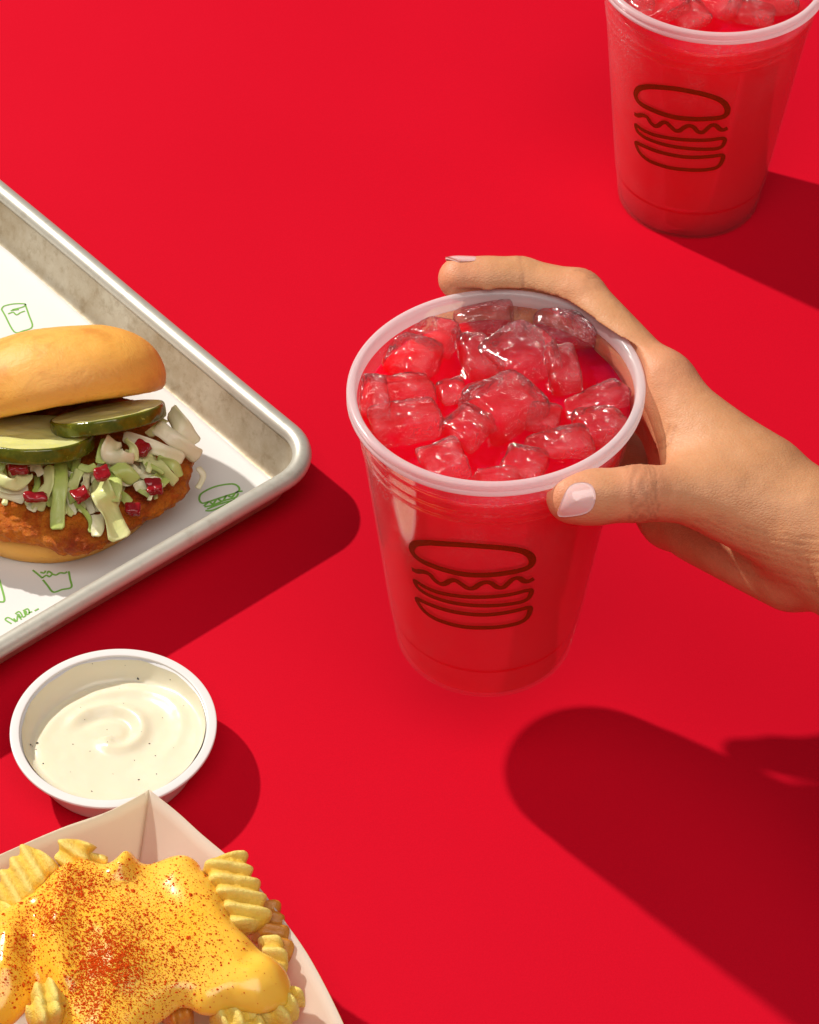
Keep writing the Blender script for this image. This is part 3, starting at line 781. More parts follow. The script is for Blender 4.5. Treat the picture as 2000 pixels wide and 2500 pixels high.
prints('printed_lettering', [[(152, 772), (70, 716), (112, 688), (208, 748)], [(180, 700), (222, 738), (232, 668), (282, 716)], [(200, 640), (250, 608), (292, 668), (262, 690)], [(218, 655), (246, 648), (262, 676)],
    [(302, 600), (362, 572), (388, 626), (352, 650), (340, 606), (318, 614), (336, 660)], [(372, 628), (425, 610)], [(300, 690), (345, 662)], [(455, 602), (510, 572)]], ZL, .62)

# ---------------------------------------------------------------- chicken sandwich
ZS = lambda x, y: (x*.30145, 760+y*.30145)
def camnorm(tilt, roll):
    """normal whose face shows foreshortened by sin(tilt), leaning left by roll"""
    a, r_ = math.radians(tilt), math.radians(roll)
    n_ = math.cos(a)*(UP*math.cos(r_)-RT*math.sin(r_))-math.sin(a)*FW
    return n_/np.linalg.norm(n_)
SB = at(140, 1180, 3.0)
sw = thing('chicken_sandwich', SB, 'open fried chicken sandwich with slaw, pickles and tilted bun, cut by the left edge', 'sandwich')
def round_solid(c, nrm, prof, n=96, fx=1., fy=1., noise=(0, 10, 1), seed=1, hint=(0, 0, 1)):
    e1, e2, n_ = frame(nrm, hint); th = np.linspace(0, 2*np.pi, n, endpoint=False); V = []
    for r, z in prof:
        for a in th: V.append(c+e1*r*fx*math.cos(a)+e2*r*fy*math.sin(a)+n_*z)
    V = np.array(V)
    if noise[0]:
        q = V-c-n_*np.mean([z for _, z in prof]); q /= np.linalg.norm(q, axis=1)[:, None]+1e-9
        V = V+q*(noise[0]*vnoise(V, noise[1], seed, noise[2]))[:, None]
    return V, grid_faces(len(prof), n, wrap_m=True)
# heel of the bun
prof = [(.01, 0)]+[(44*math.sin(math.radians(g))**.6, 0.2+1.2*(1-math.sin(math.radians(g)))) for g in (30, 60, 85)]
prof += [(45.5-2*abs(t_-.5)**2*4, 1+10.5*t_) for t_ in np.linspace(.1, .95, 10)]+[(42, 11.8), (30, 12.2), (.01, 12.2)]
V, F = round_solid(at(130, 1184, 3.2), (0, 0, 1), prof, noise=(1.0, 24, 2), seed=5, hint=(0, 1, 0))
hb = obj('bottom_bun', V, F, M_bun, sw)
# chicken: irregular craggy disc hanging over the heel
n1_, n2_ = 320, 200; V = []
c_ = at(152, 1138, 22)
for i in range(n2_):
    ph = math.pi*i/(n2_-1)
    for j in range(n1_):
        a = 2*math.pi*j/n1_
        R = 46*(1+.08*math.cos(a-.1)**2+.035*math.cos(3*a+1.2)+.03*math.cos(5*a))
        if True: R += 4.5*math.exp(-((a-4.95)/.22)**2)-2.5*math.exp(-((a-5.5)/.25)**2)
        rr = abs(math.sin(ph))**.55; zz = math.copysign(abs(math.cos(ph))**.8, math.cos(ph))
        V.append((c_[0]+R*rr*math.cos(a), c_[1]+R*rr*math.sin(a)*.93, c_[2]+7.2*zz-1.2*rr**4*max(0, math.sin(a-math.pi))))
V = np.array(V); q = V-c_; q = q/(np.linalg.norm(q*np.array([.25, .25, 1]), axis=1)[:, None]+1e-9)*np.array([.25, .25, 1])
V = V+q*(1.7*vnoise(V, 11, 21, 2)+2.1*np.abs(vnoise(V, 4.6, 22, 3))+1.0*vnoise(V, 2.0, 25, 2))[:, None]
obj('chicken_patty', V, grid_faces(n2_, n1_, wrap_m=True), M_chicken, sw)
# pickles
def pickle(px, py, z, tilt, roll, R, th_, seed):
    c = at(px, py, z); n_ = camnorm(tilt, roll); e1, e2, n_ = frame(n_, tuple(UP)); N = 72
    a = np.linspace(0, 2*np.pi, N, endpoint=False)
    rad = R*(1+.025*np.cos(2*a+seed)+.012*vnoise(np.stack([np.cos(a), np.sin(a)], 1)*3, .5, seed))
    bend = lambda r: -1.1*(r/R)**2*np.cos(a*1+seed)
    rows = [(rad-1.0, .0), (rad-.2, .15), (rad, .8), (rad+.1, th_*.5), (rad, th_-.8), (rad-.25, th_-.15), (rad-1.0, th_)]
    V = np.concatenate([c+np.outer(r*np.cos(a), e1)+np.outer(r*np.sin(a), e2)+np.outer(z_-th_+bend(r), n_) for r, z_ in rows])
    rind = (V, grid_faces(len(rows), N, wrap_m=True))
    fr_ = []
    for k in np.linspace(1, .01, 10):
        r = (rad-1.0)*k; h = -.35*np.exp(-((k-.72)/.1)**2)-.3*np.exp(-((k-.3)/.2)**2)+.25*vnoise(np.stack([r*np.cos(a), r*np.sin(a)], 1), 4, seed+2)*(k < .98)
        fr_.append(c+np.outer(r*np.cos(a), e1)+np.outer(r*np.sin(a), e2)+np.outer(h+bend(r), n_))
    bk = [c+np.outer((rad-1.0)*k*np.cos(a), e1)+np.outer((rad-1.0)*k*np.sin(a), e2)+np.outer(-th_+bend((rad-1.)*k), n_) for k in (.01, 1)]
    V2 = np.concatenate(fr_+bk)
    F2 = np.concatenate([grid_faces(len(fr_), N, wrap_m=True), grid_faces(2, N, wrap_m=True, off=len(fr_)*N)])
    o = obj('pickle_slice', V2, F2, M_pflesh, sw); obj('rind', *rind, M_pskin, o)
pickle(82, 1054, 44, 17, 1, 23.5, 6.2, 1)
pickle(262, 1004, 46, 14, 8, 22.5, 5.6, 4)
# top bun, propped open
bn = camnorm(3.0, 9.5); bc = at(138, 994, 37)
prof = [(.01, 0), (25, -.3), (40, -.2), (42.6, .5), (44.2, 2.2)]
for g in np.linspace(0, 90, 22):
    a = math.radians(g); prof.append((45.2*max(math.cos(a), 0)**.78+.01, 6+25.5*math.sin(a)**.95))
V, F = round_solid(bc, bn, prof, n=160, fx=.76, noise=(.9, 26, 2), seed=9, hint=tuple(RT))
V = V+np.outer(.38*vnoise(V, 7, 61, 3)-.5*np.abs(vnoise(V*np.array([1, 1, .5]), 13, 63, 1))**.5*np.clip(1-np.abs((V-bc)@bn-8)/9, 0, 1), bn)
tb = obj('top_bun', V, F, M_bun, sw)
hh = (V-bc)@bn
at_ = tb.data.attributes.new('side', 'FLOAT', 'POINT'); at_.data.foreach_set('value', np.clip(1-np.abs(hh-5)/6, 0, 1).astype(np.float32))
# cabbage shreds: ribbons with real width, curl and thickness
def shred(pts, wd, mat, seed, curl=.5, th_=.55):
    """pts: zoom px + height; wd in mm"""
    P = np.array([at(*ZS(x, y), z-4) for x, y, z in pts]); P = catmull(P, 7); n_ = len(P)
    P = P+np.stack([vnoise(P, 9, seed+k) for k in range(3)], 1)*.5
    T = np.gradient(P, axis=0); T /= np.linalg.norm(T, axis=1)[:, None]
    s_ = np.linspace(0, 1, n_); tw = curl*np.sin(s_*4.2+seed)+.5*curl*vnoise(P, 7, seed+9)
    vdir = -FW; S0 = np.cross(T, vdir); S0 /= np.linalg.norm(S0, axis=1)[:, None]; N0 = np.cross(S0, T)
    S_ = S0*np.cos(tw)[:, None]+N0*np.sin(tw)[:, None]; N_ = np.cross(S_, T)
    wv = wd*(1+.16*vnoise(P, 6, seed+4))*np.minimum(1, .62+6*np.minimum(s_, 1-s_))/2.15
    K = 7; top = []; bot = []
    for k in range(K):
        u = 2*k/(K-1)-1; cup_ = .28*wd*curl*(u*u-.4)*np.cos(seed+s_*3)+.35*np.sin(u*4+s_*6+seed)*wd*.08
        Q = P+S_*(wv*u)[:, None]+N_*cup_[:, None]; e_ = th_*(1-.6*u*u)/2
        top.append(Q+N_*e_); bot.append(Q-N_*e_)
    loop = top+bot[::-1]; V = np.stack(loop, 1).reshape(-1, 3); m_ = len(loop)
    F = grid_faces(n_, m_, wrap_m=True).tolist()+[list(range(m_))[::-1], [(n_-1)*m_+k for k in range(m_)]]
    obj('cabbage_shred', V, F, mat, sw)
G_, P_, W_ = M_cab[1], M_cab[0], M_cab[2]
SH = [([(492, 1230, 42), (485, 1420, 42), (470, 1600, 37), (468, 1770, 33)], 9.5, G_, .15), ([(800, 1330, 43), (830, 1480, 43), (880, 1610, 38), (930, 1720, 35), (975, 1840, 32)], 15, P_, .75),
      ([(920, 1290, 41), (930, 1430, 43), (920, 1540, 40)], 9.5, G_, .6), ([(1000, 1015, 46), (1180, 1075, 44), (1330, 1130, 42), (1490, 1210, 37)], 9, W_, .15),
      ([(1270, 930, 46), (1390, 1020, 44), (1500, 1110, 40), (1610, 1190, 35)], 11.5, W_, .3), ([(1380, 800, 38), (1450, 900, 38), (1520, 990, 35), (1580, 1080, 31)], 12, W_, .4),
      ([(1210, 1150, 40), (1230, 1230, 41), (1330, 1310, 39), (1420, 1400, 36)], 11, P_, .9), ([(1280, 1180, 42), (1400, 1240, 41), (1450, 1340, 37)], 6.5, G_, .7),
      ([(930, 1040, 49), (900, 1130, 48), (960, 1200, 46), (1080, 1215, 44)], 13, W_, .9), ([(1010, 1040, 48), (1080, 1110, 47), (1095, 1210, 44)], 6, P_, .8),
      ([(930, 1230, 45), (1000, 1290, 44), (1075, 1385, 39)], 11, G_, .6), ([(385, 1250, 43), (395, 1400, 42), (340, 1520, 37), (300, 1610, 33)], 9, P_, .5),
      ([(545, 1390, 39), (565, 1500, 37), (590, 1650, 33)], 5, W_, .2), ([(600, 1545, 36), (680, 1620, 35), (735, 1710, 33), (725, 1790, 32)], 3.2, G_, .4),
      ([(790, 1640, 35), (800, 1720, 34), (770, 1820, 32)], 7.5, W_, .6), ([(640, 1280, 43), (610, 1370, 41), (580, 1440, 38)], 7, P_, .5), ([(690, 1290, 42), (700, 1370, 40), (680, 1420, 38)], 6.5, W_, .7),
      ([(-60, 1300, 44), (40, 1380, 45), (140, 1395, 44), (230, 1320, 43)], 8.5, P_, .8), ([(-60, 1390, 41), (60, 1440, 40), (230, 1430, 38)], 6, W_, .5), ([(-60, 1470, 38), (60, 1490, 37), (200, 1525, 35)], 6, W_, .3),
      ([(850, 1030, 47), (825, 1120, 47), (810, 1230, 45)], 6, G_, .3), ([(1090, 1290, 38), (1150, 1325, 38), (1215, 1305, 36)], 4.5, W_, .5), ([(250, 1250, 43), (300, 1280, 43), (330, 1330, 41)], 7, W_, .6),
      ([(700, 1470, 37), (710, 1560, 36), (740, 1640, 34)], 6, W_, .5), ([(1190, 1000, 43), (1260, 960, 45), (1340, 880, 44)], 6.5, P_, .6), ([(1600, 1260, 26), (1640, 1330, 24), (1590, 1430, 22)], 4.5, W_, .5),
      ([(20, 1190, 46), (-20, 1260, 45), (-60, 1310, 44)], 8, G_, .6), ([(640, 1250, 44), (720, 1275, 44), (780, 1250, 45)], 5, G_, .5), ([(1010, 1150, 42), (1120, 1180, 42), (1240, 1170, 41)], 6, P_, .5)]
for k, (p_, w_, m_, cu) in enumerate(SH): shred(p_, w_*.66, m_, k*3+2, cu)
g_ = np.random.default_rng(4)
for k in range(54):
    x, y = g_.uniform(-60, 1330), 0; y = 1250+g_.uniform(-60, 330)*(1-.35*abs(x-600)/700); a = g_.normal(1.5, .75); L_ = g_.uniform(110, 260); z = 38-(y-1250)*.018+g_.uniform(-2, 3)
    c_s = g_.uniform(-.35, .35); p_ = [(x+L_*t_*math.cos(a)+c_s*L_*math.sin(3*t_)*math.sin(a), y+L_*t_*math.sin(a)-c_s*L_*math.sin(3*t_)*math.cos(a), z-3*abs(t_)+1) for t_ in (-.5, -.15, .2, .5)]
    shred(p_, g_.uniform(1.8, 4.2), M_cab[int(g_.integers(3))], 200+k, g_.uniform(.2, .8), .5)
# diced red pepper
def dice(px, py, z, wx, wy, turn, seed):
    c = at(*ZS(px, py), z-3.5); e1, e2, n_ = frame(camnorm(40+seed*7 % 30, seed*23 % 40-20), tuple(RT)); g = math.radians(turn)
    a1, a2 = e1*math.cos(g)+e2*math.sin(g), -e1*math.sin(g)+e2*math.cos(g); V, F = ice_mesh((wx, wy, 5.), seed+40)
    V = V*.74*(1+.34*vnoise(V+seed*9, 4., seed, 2))[:, None]
    obj('red_pepper_piece', c+V[:, :1]*a1+V[:, 1:2]*a2+V[:, 2:]*n_, F, M_pepper, sw)
for k, a in enumerate([(150, 1268, 47, 9.5, 6.5, 100), (825, 1322, 48, 7.5, 8.5, 25), (1150, 1110, 45, 8, 7.5, 60), (290, 1500, 41, 11, 5, 92), (655, 1482, 43, 8, 8, 30), (1250, 1412, 39, 9, 8, 10), (1065, 1600, 35, 6, 8, 0)]): dice(*a, k+1)

# ---------------------------------------------------------------- sauce cup
SCc = at(277, 1772, 19); SCc[2] = 0; SR = 37.5; SZ = 19.
scup = thing('sauce_cup', SCc, 'round white plastic sauce cup full of creamy dressing', 'sauce cup')
outer = [(0, .6), (26, .6), (27.2, 0), (28.6, .2), (29.3, 1.4)]+[(29.3+(35.2-29.3)*t_, 1.4+(SZ-3.2)*t_) for t_ in np.linspace(.1, 1, 8)]
rimp = [(36.2, SZ-1.7), (37.1, SZ-1.6), (37.5, SZ-1.0), (37.5, SZ-.35), (37.1, SZ), (34.6, SZ+.05), (34.1, SZ-.3)]
inner = [(34.0-(34.0-28.4)*t_, SZ-.8-(SZ-2.4)*t_) for t_ in np.linspace(0, 1, 8)]+[(27, 1.5), (0, 1.4)]
V, F = lathe(outer, SCc, 128); obj('cup_bowl', *lathe(outer+[(34.6, SZ-1.9)]+inner, SCc, 128), M_white, scup)
rp = catmull(np.array(rimp+[(34.3, SZ-1.5)]), 3, True); V, F = lathe(np.vstack([rp, rp[:1]]), SCc, 160); obj('rim', V, F, M_white, scup)
n = 160; th = np.linspace(0, 2*np.pi, n, endpoint=False); rows = []
wallr = lambda z: 28.4+(34.0-28.4)*(z-1.6)/(SZ-.8-1.6)-.18
edge_z = 13.0-4.6*np.clip(np.sin(th)*.82-np.cos(th)*.5, -.9, 1)+.5*vnoise(np.stack([np.cos(th), np.sin(th)], 1)*4, 1.2, 3, 2)       # low at the back, heaped to the front
film_z = np.minimum(SZ-.75, np.maximum(edge_z+.2, SZ-1.3+.7*vnoise(np.stack([np.cos(th), np.sin(th)], 1)*6, 1.1, 8, 2)))
for k in np.linspace(0, 1, 6):
    z = film_z+(edge_z+.25-film_z)*k; t_ = .25+.5*vnoise(np.stack([np.cos(th)*9, np.sin(th)*9, z], 1), 3., 12, 2)**2+1.4*k**4
    rows.append((wallr(z)-t_, z))
r_e = wallr(edge_z)-1.75
for k in np.linspace(.97, .004, 60):
    r = r_e*k; x = r*np.cos(th); y = r*np.sin(th); q = np.stack([x, y], 1)
    z = (edge_z+.35)*k**2+(1-k**2)*(12.2-.07*y)
    rho = np.hypot(x+1, y-1); ang = np.arctan2(y-1, x+1)
    z = z+1.9*np.exp(-((rho-(10.5+ang*2.5))/2.9)**2)*np.clip((ang+2.9)/1.2, 0, 1)*np.clip((3.1-ang)/.8, 0, 1)-1.1*np.exp(-((rho-(6.+ang*2.2))/2.6)**2)*np.clip((ang+1.6)/1.2, 0, 1)*np.clip((3.1-ang)/.8, 0, 1)+.5*np.exp(-((x+2)/7)**2-((y+2)/4.)**2)
    z = z+1.3*np.exp(-((rho-24-2.2*np.sin(2*ang+.5))/2.8)**2)*np.clip(.5+.6*np.sin(ang+.2), 0, 1)+.25*vnoise(q, 6, 31, 2)
    rows.append((r, np.minimum(z, SZ-.6)))
V = np.concatenate([np.stack([SCc[0]+r*np.cos(th), SCc[1]+r*np.sin(th), z], 1) for r, z in rows])
dres = tag(obj('dressing', V, grid_faces(len(rows), n, wrap_m=True), M_sauce, base=(SCc[0], SCc[1], 1.4)), 'creamy white swirled dressing with dark specks in the sauce cup', 'sauce')
from mathutils.bvhtree import BVHTree
def bvh(V, F): return BVHTree.FromPolygons([tuple(v) for v in V], [tuple(f) for f in (F if isinstance(F, list) else F.tolist())])
def hit(tree, px, py):
    d = FW+(px-1000)/CAM_F*RT-(py-1250)/CAM_F*UP; h = tree.ray_cast(Vector(EYE), Vector(d/np.linalg.norm(d)))
    return (np.array(h[0]), np.array(h[1])) if h[0] is not None else None
def flakes(lst, seed, tall=.35):
    g = np.random.default_rng(seed); V = []; F = []
    for p, n_, s_ in lst:
        e1, e2, n_ = frame(n_, (.3, .8, .52)); a0 = g.uniform(0, 6.3); k = 5; o = len(V)
        rr = s_*g.uniform(.45, 1.1, k)*.5; el = g.uniform(.5, 1.)
        ti = g.uniform(-.35, .35, 2)
        for i in range(k):
            a = a0+2*math.pi*i/k; x, y = rr[i]*math.cos(a), el*rr[i]*math.sin(a); V.append(p+e1*x+e2*y+n_*(.02+s_*.1+ti[0]*x+ti[1]*y))
        V.append(p+n_*(s_*tall+.04)); V.append(p-n_*.05)
        for i in range(k): F += [[o+i, o+(i+1) % k, o+k], [o+(i+1) % k, o+i, o+k+1]]
    return np.array(V), F
tr_ = bvh(V, grid_faces(len(rows), n, wrap_m=True)); Z3 = lambda x, y: (x*.4928, 1550+y*.4928)
sp = [(150, 545, 1.5), (186, 536, 1.3), (178, 568, .9), (684, 216, 1.5), (362, 543, .8), (740, 540, .9), (770, 600, .8), (666, 622, .7), (214, 638, .7), (455, 776, .9), (688, 718, .9), (530, 470, .6), (532, 532, .8), (446, 577, .6), (806, 412, .7),
      (612, 340, .5), (400, 360, .5), (590, 265, .5), (844, 222, .6), (775, 690, .8), (458, 143, .7), (910, 352, .5), (160, 552, .8), (420, 420, .4), (700, 480, .45), (560, 690, .5), (350, 680, .5), (860, 560, .5), (620, 150, .5)]
L = [(h[0], h[1], s_*1.0) for x, y, s_ in sp for h in [hit(tr_, *Z3(x, y))] if h]
V, F = flakes(L, 5); obj('pepper_specks', V, F, M_speck, dres, smooth=False)['kind'] = 'stuff'

# ---------------------------------------------------------------- carton of fries under cheese
BZ = 38.
lw_ = np.array([at(*p, z) for p, z in (((364, 1929), BZ+2), ((266, 1981), BZ), ((148, 2023), BZ-.5), ((0, 2087), BZ-1), ((-160, 2160), BZ-1), ((-330, 2245), BZ+1))])
rw_ = np.array([at(*p, z) for p, z in (((364, 1929), BZ+2), ((430, 1981), BZ+.5), ((493, 2038), BZ), ((570, 2103), BZ-.5), ((636, 2171), BZ-.5), ((704, 2262), BZ-.5), ((764, 2353), BZ-.5), ((838, 2500), BZ), ((900, 2660), BZ), ((940, 2820), BZ+2))])
dl = (lw_[-1]-lw_[0])[:2]; dl /= np.linalg.norm(dl); dr = (rw_[-1]-rw_[0])[:2]; dr /= np.linalg.norm(dr)
FC = np.array([*(lw_[0][:2]+dl*21+dr*21), .8])
far_l = np.array([*(FC[:2]+dl*58), .8]); far_r = np.array([*(FC[:2]+dr*118), .8])
boat = thing('fries_carton', (*(FC[:2]+dl*30+dr*60), 0), 'open white paper food carton holding the cheese fries, corner pointing away', 'food carton')
def panel(name, top, b0, b1, fold=0):
    T_ = catmull(top, 6); n_ = len(T_); s_ = np.linspace(0, 1, n_)[:, None]; B = b0+(b1-b0)*s_; rows = []
    for k in np.linspace(0, 1, 12):
        rows.append(B+(T_-B)*k+np.array([0, 0, -2.2*math.sin(math.pi*k)]))
    P = np.array(rows); Nn = np.cross(np.gradient(P, axis=1), np.gradient(P, axis=0)); Nn /= np.linalg.norm(Nn, axis=2)[..., None]+1e-9
    up_ = P+Nn*.25; dn = P-Nn*.25; m_ = 12*n_; V = np.concatenate([up_.reshape(-1, 3), dn.reshape(-1, 3)]); G = grid_faces(12, n_)
    bd = [(i*n_, (i+1)*n_) for i in range(11)]+[(i*n_+n_-1, (i+1)*n_+n_-1) for i in range(11)]+[(j, j+1) for j in range(n_-1)]+[(11*n_+j, 11*n_+j+1) for j in range(n_-1)]
    obj(name, V, G.tolist()+(G+m_)[:, ::-1].tolist()+[[a, b_, b_+m_, a+m_] for a, b_ in bd], M_carton, boat)
panel('back_panel', lw_, FC, far_l); panel('side_panel', rw_, FC, far_r)
fv = [FC, far_l, np.array([*(FC[:2]+dl*58+dr*118), .8]), far_r]
obj('floor_panel', np.array(fv+[p-np.array([0, 0, .5]) for p in fv]), [[0, 1, 2, 3], [7, 6, 5, 4], [0, 4, 5, 1], [1, 5, 6, 2], [2, 6, 7, 3], [3, 7, 4, 0]], M_carton, boat, smooth=False)

def fry(p0, p1, wd, hgt, label, mat, seed, bend=2., roll=0., pitch=5.6):
    """crinkle-cut bar between two points, grooves slanting across it"""
    p0, p1 = np.array(p0), np.array(p1); L = np.linalg.norm(p1-p0); t = (p1-p0)/L; s0 = np.cross(t, (0, 0, 1.)); s0 /= np.linalg.norm(s0); u0 = np.cross(s0, t)
    g = math.radians(roll); s_, u_ = s0*math.cos(g)+u0*math.sin(g), -s0*math.sin(g)+u0*math.cos(g)
    n_ = max(24, int(L/.6)); K = 36; V = []; rg = []
    for i in range(n_+1):
        f = i/n_; endk = min(1, (min(f, 1-f)*L/1.6)**.5+.05) if min(f, 1-f)*L < 1.6 else 1
        c = p0+t*L*f+u0*bend*math.sin(math.pi*f)
        for k in range(K):
            a = 2*math.pi*k/K; ca, sa = math.cos(a), math.sin(a); q = (abs(ca)**5+abs(sa)**5)**(-1/5)
            x, y = ca*q*wd/2, sa*q*hgt/2
            w_ = math.cos(2*math.pi*(L*f+.45*x)/pitch+seed)
            y2 = y+w_*1.25*math.copysign(min(1, abs(y)/(hgt*.3)), y)*.8
            x2 = x*(1+.10*w_)
            V.append(c+s_*x2*endk+u_*y2*endk); rg.append(.5+.5*w_*(1 if abs(y) > hgt*.2 else .4))
    V = np.array(V); ctr = (p0+p1)/2
    N_ = V-(p0+np.outer(np.clip((V-p0)@t, 0, L), t)); N_ /= np.linalg.norm(N_, axis=1)[:, None]+1e-9
    V = V+N_*(.9*vnoise(V, 7, seed, 2)+.45*vnoise(V, 1.9, seed+3, 3))[:, None]
    F = grid_faces(n_+1, K, wrap_m=True).tolist()+[list(range(K))[::-1], [n_*K+k for k in range(K)]]
    o = obj('crinkle_fry', V, F, mat, base=tuple(p0))
    a_ = o.data.attributes.new('ridge', 'FLOAT', 'POINT'); a_.data.foreach_set('value', np.array(rg, np.float32))
    return tag(o, label, 'fry', 'crinkle fries in the carton')
Z7 = lambda x, y: (380+x*.2725, 2000+y*.2725); Z8 = lambda x, y: (x*.2319, 2000+y*.2319)
FR = [(Z7(590, 350), 46, Z7(860, 1010), 40, 14, 10, 'pale ridged fry sticking out along the right side of the cheese', M_fry, 0, 12),
      (Z7(940, 800), 33, Z7(1130, 1300), 33, 10, 9, 'browned translucent fry against the right panel of the carton', M_fryb, 5, 10),
      (Z7(1000, 1080), 36, Z7(1130, 1390), 36, 7, 8, 'small yellow fry end below the browned one', M_fry, 9, 0),
      (Z7(1010, 1860), 36, Z7(1190, 1520), 37, 12.5, 11, 'thick golden fry under the pointed cheese tip', M_fry, 13, 0),
      (Z7(560, 1900), 38, Z7(860, 1640), 38, 12, 10, 'golden fry dusted with chili at the lower edge of the cheese', M_fry, 17, -8),
      (Z7(60, 1820), 34, Z7(310, 1690), 34, 11, 10, 'shaded fry at the bottom edge beneath the cheese fold', M_fryb, 21, 0),  # shade under the cheese painted in by the darker brown material
      (Z7(640, 2010), 36, Z7(980, 1830), 36, 11, 9, 'pale fry cut by the bottom edge of the photo', M_fry, 24, 0),
      (Z8(830, 215), 50, Z8(760, 560), 44, 11, 9, 'pale fry pointing straight up at the back of the pile', M_fry, 27, 0),
      (Z8(500, 390), 47, Z8(60, 940), 42, 14, 10, 'long pale crinkled fry along the back left of the pile', M_fry, 31, 0),
      (Z8(1060, 380), 45, Z8(1020, 600), 43, 6, 7, 'tiny fry tip poking up beside the upright fry', M_fry, 35, 0),
      (Z8(60, 900), 42, Z8(-220, 1250), 40, 12, 9, 'pale fry at the left edge of the photo', M_fry, 38, 0),
      (Z8(370, 2010), 50, Z8(640, 1840), 49, 9.5, 9, 'upper of the two bare fry ends in the cheese gap', M_fry, 42, 0),
      (Z8(330, 2160), 49, Z8(640, 1960), 48, 9.5, 9, 'lower of the two bare fry ends in the cheese gap', M_fry, 46, 0)]
for a, za, b_, zb, wd, hg, lab, m_, sd, rl in FR: fry(at(*a, za), at(*b_, zb), wd, hg, lab, m_, sd, bend=1.5, roll=rl)

# cheese sauce: one poured sheet with rounded lips
CP = [(-160, 1560), (-120, 1440), (-40, 1390), (50, 1330), (150, 1270), (240, 1200), (330, 1150), (420, 1118), (510, 1135), (570, 1122), (610, 1100), (660, 1110), (700, 1130), (790, 1104), (860, 1085), (930, 1086), (985, 1120), (1010, 1170), (1065, 1225), (1108, 1310), (1135, 1380),
      (1180, 1440), (1240, 1500), (1300, 1553), (1370, 1600), (1425, 1650), (1448, 1720), (1432, 1785), (1370, 1822), (1290, 1852), (1200, 1842), (1130, 1830), (1060, 1858), (990, 1855), (930, 1825), (880, 1832), (820, 1880), (760, 1920), (700, 1990), (600, 2080), (420, 2120), (340, 2010), (290, 1905), (262, 1800), (235, 1752), (180, 1785), (120, 1850), (60, 1905), (-60, 1960), (-160, 1980)]
CZ = 47.
CPw = catmull(ats(CP, CZ, Z3), 4, True)[:, :2]
def poly_sd(Q):
    A = CPw; B = np.roll(CPw, -1, 0); d = np.full(len(Q), 1e9); ins = np.zeros(len(Q), bool)
    for a, b_ in zip(A, B):
        e = b_-a; w_ = Q-a; t = np.clip((w_@e)/(e@e), 0, 1); d = np.minimum(d, ((w_-t[:, None]*e)**2).sum(1))
        c_ = (a[1] <= Q[:, 1]) != (b_[1] <= Q[:, 1]); xs = a[0]+(Q[:, 1]-a[1])/(b_[1]-a[1]+1e-12)*e[0]; ins ^= c_ & (Q[:, 0] < xs)
    return np.where(ins, -1, 1)*np.sqrt(d)
G2 = .8; g0 = CPw.min(0)-4; gn = np.ceil((CPw.max(0)+4-g0)/G2).astype(int)
gx, gy = np.meshgrid(g0[0]+G2*np.arange(gn[0]), g0[1]+G2*np.arange(gn[1]), indexing='ij'); GQ = np.stack([gx.ravel(), gy.ravel()], 1)
SDg = poly_sd(GQ)
def w2(x, y): return at(*Z3(x, y), CZ)[:2]
def bumpz(Q, pts, h, r):
    L = np.array([w2(*p) for p in pts]); L = catmull(L, 12) if len(L) > 1 else L
    d = np.min(np.stack([np.hypot(Q[:, 0]-l[0], Q[:, 1]-l[1]) for l in L]), axis=0); return h*np.exp(-(d/r)**2)
ZG = 4.2*np.clip(-SDg/22, 0, 1)**.8
ZG += bumpz(GQ, [(330, 1230), (300, 1420), (290, 1560), (300, 1740)], 4.4, 5.5)+bumpz(GQ, [(640, 1135), (610, 1210)], 5.2, 4.2)+bumpz(GQ, [(430, 1190), (500, 1260)], 2.5, 6)
ZG += bumpz(GQ, [(520, 1500), (620, 1700)], 3.2, 11)+bumpz(GQ, [(60, 1560), (40, 1700)], 4.2, 8)+bumpz(GQ, [(900, 1250), (1060, 1500)], 2.2, 9)+bumpz(GQ, [(1300, 1700)], 2.5, 9)
ZG -= bumpz(GQ, [(170, 1430), (150, 1600), (190, 1720)], 3.2, 4.5)+bumpz(GQ, [(760, 1180), (820, 1330)], 1.6, 6)+bumpz(GQ, [(1260, 1580), (1225, 1640)], 1.6, 3.2)+bumpz(GQ, [(1440, 1740)], 3.5, 9)
ZG += .55*vnoise(GQ, 9, 51, 2)+CZ
SD2 = SDg.reshape(gn); ZC = ZG.reshape(gn)
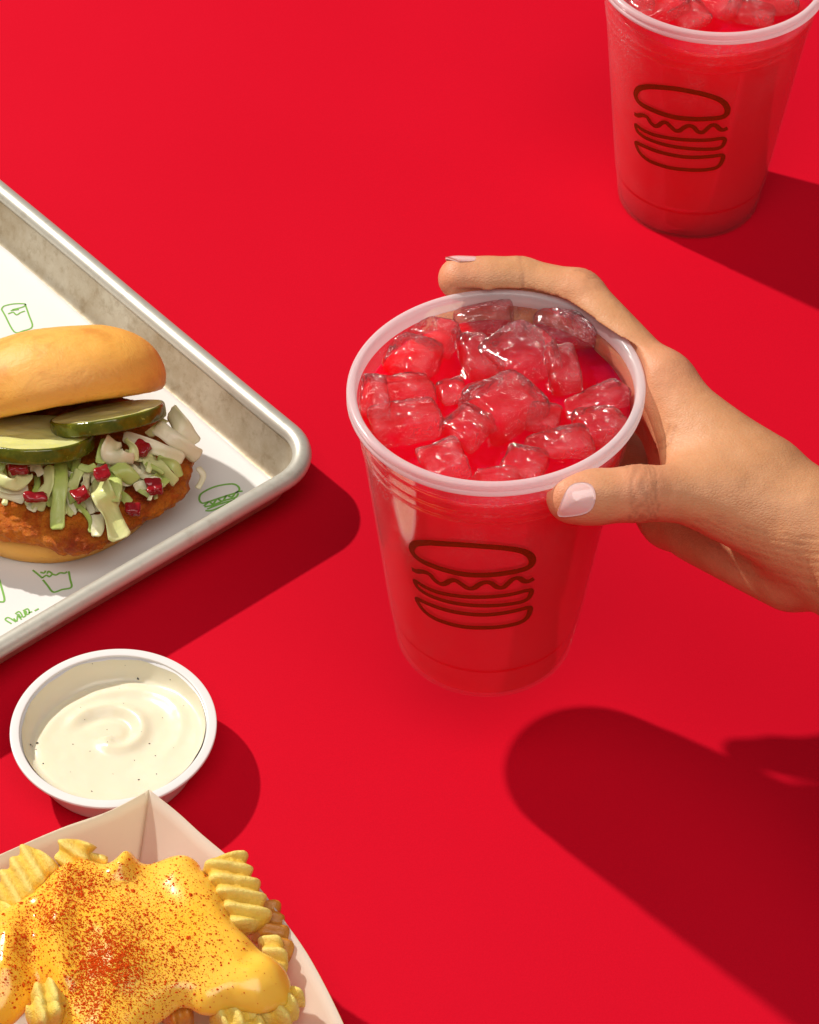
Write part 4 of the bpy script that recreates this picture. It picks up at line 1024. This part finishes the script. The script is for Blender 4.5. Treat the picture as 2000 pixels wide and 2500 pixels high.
def bil(Gd, Q):
    f = (Q[:, :2]-g0)/G2; f[:, 0] = np.clip(f[:, 0], 0, gn[0]-1.001); f[:, 1] = np.clip(f[:, 1], 0, gn[1]-1.001); i = f.astype(int); f = f-i
    return (Gd[i[:, 0], i[:, 1]]*(1-f[:, 0])+Gd[i[:, 0]+1, i[:, 1]]*f[:, 0])*(1-f[:, 1])+(Gd[i[:, 0], i[:, 1]+1]*(1-f[:, 0])+Gd[i[:, 0]+1, i[:, 1]+1]*f[:, 0])*f[:, 1]
def cheese_sdf(P):
    sd_ = bil(SD2, P); zc = bil(ZC, P); t_ = 2.6+1.0*np.exp(-(sd_/4)**2)
    zc = zc-2.6*np.exp(-((sd_+.5)/3.2)**2)
    return smax(np.abs(P[:, 2]-zc)-t_, sd_, 4.5)*.8
V, F = mesh_sdf(cheese_sdf, (g0[0], g0[1], 34), (g0[0]+gn[0]*G2, g0[1]+gn[1]*G2, 66), .8, band=4.5)
V = smooth_mesh(V, F, 3)
chz = tag(obj('cheese_sauce', V, F, M_cheese), 'glossy yellow melted cheese sauce poured over the fries', 'cheese sauce')
ctree = bvh(V, F)
# chili powder
cl = [(420, 1225, 95, 620), (290, 1330, 100, 800), (560, 1640, 95, 1150), (430, 1560, 90, 500), (640, 1560, 110, 550), (400, 1760, 80, 420), (480, 1880, 90, 520), (560, 1420, 120, 420), (120, 1450, 70, 260), (90, 1620, 110, 420), (820, 1450, 160, 420), (640, 1250, 140, 300), (860, 1640, 120, 330), (950, 1300, 180, 190), (1100, 1560, 130, 110), (700, 1800, 110, 300), (860, 1180, 130, 80), (600, 1500, 420, 600), (330, 1180, 60, 140), (230, 1400, 40, 200), (470, 1640, 40, 260)]
L = []
for x, y, s_, n_ in cl:
    xy = RNG.normal((x, y), (s_*.75, s_*.95), (int(n_*2.3), 2))
    for a, b_ in xy:
        h = hit(ctree, *Z3(a, b_))
        if h: L.append((h[0], h[1], float(min(2.2, .20+RNG.gamma(1.3, .22)))))
V, F = flakes(L, 9, .3)
tag(obj('chili_powder', V, F, M_chili, smooth=False), 'dark red chili powder sprinkled over the cheese sauce', 'chili powder', kind='stuff')
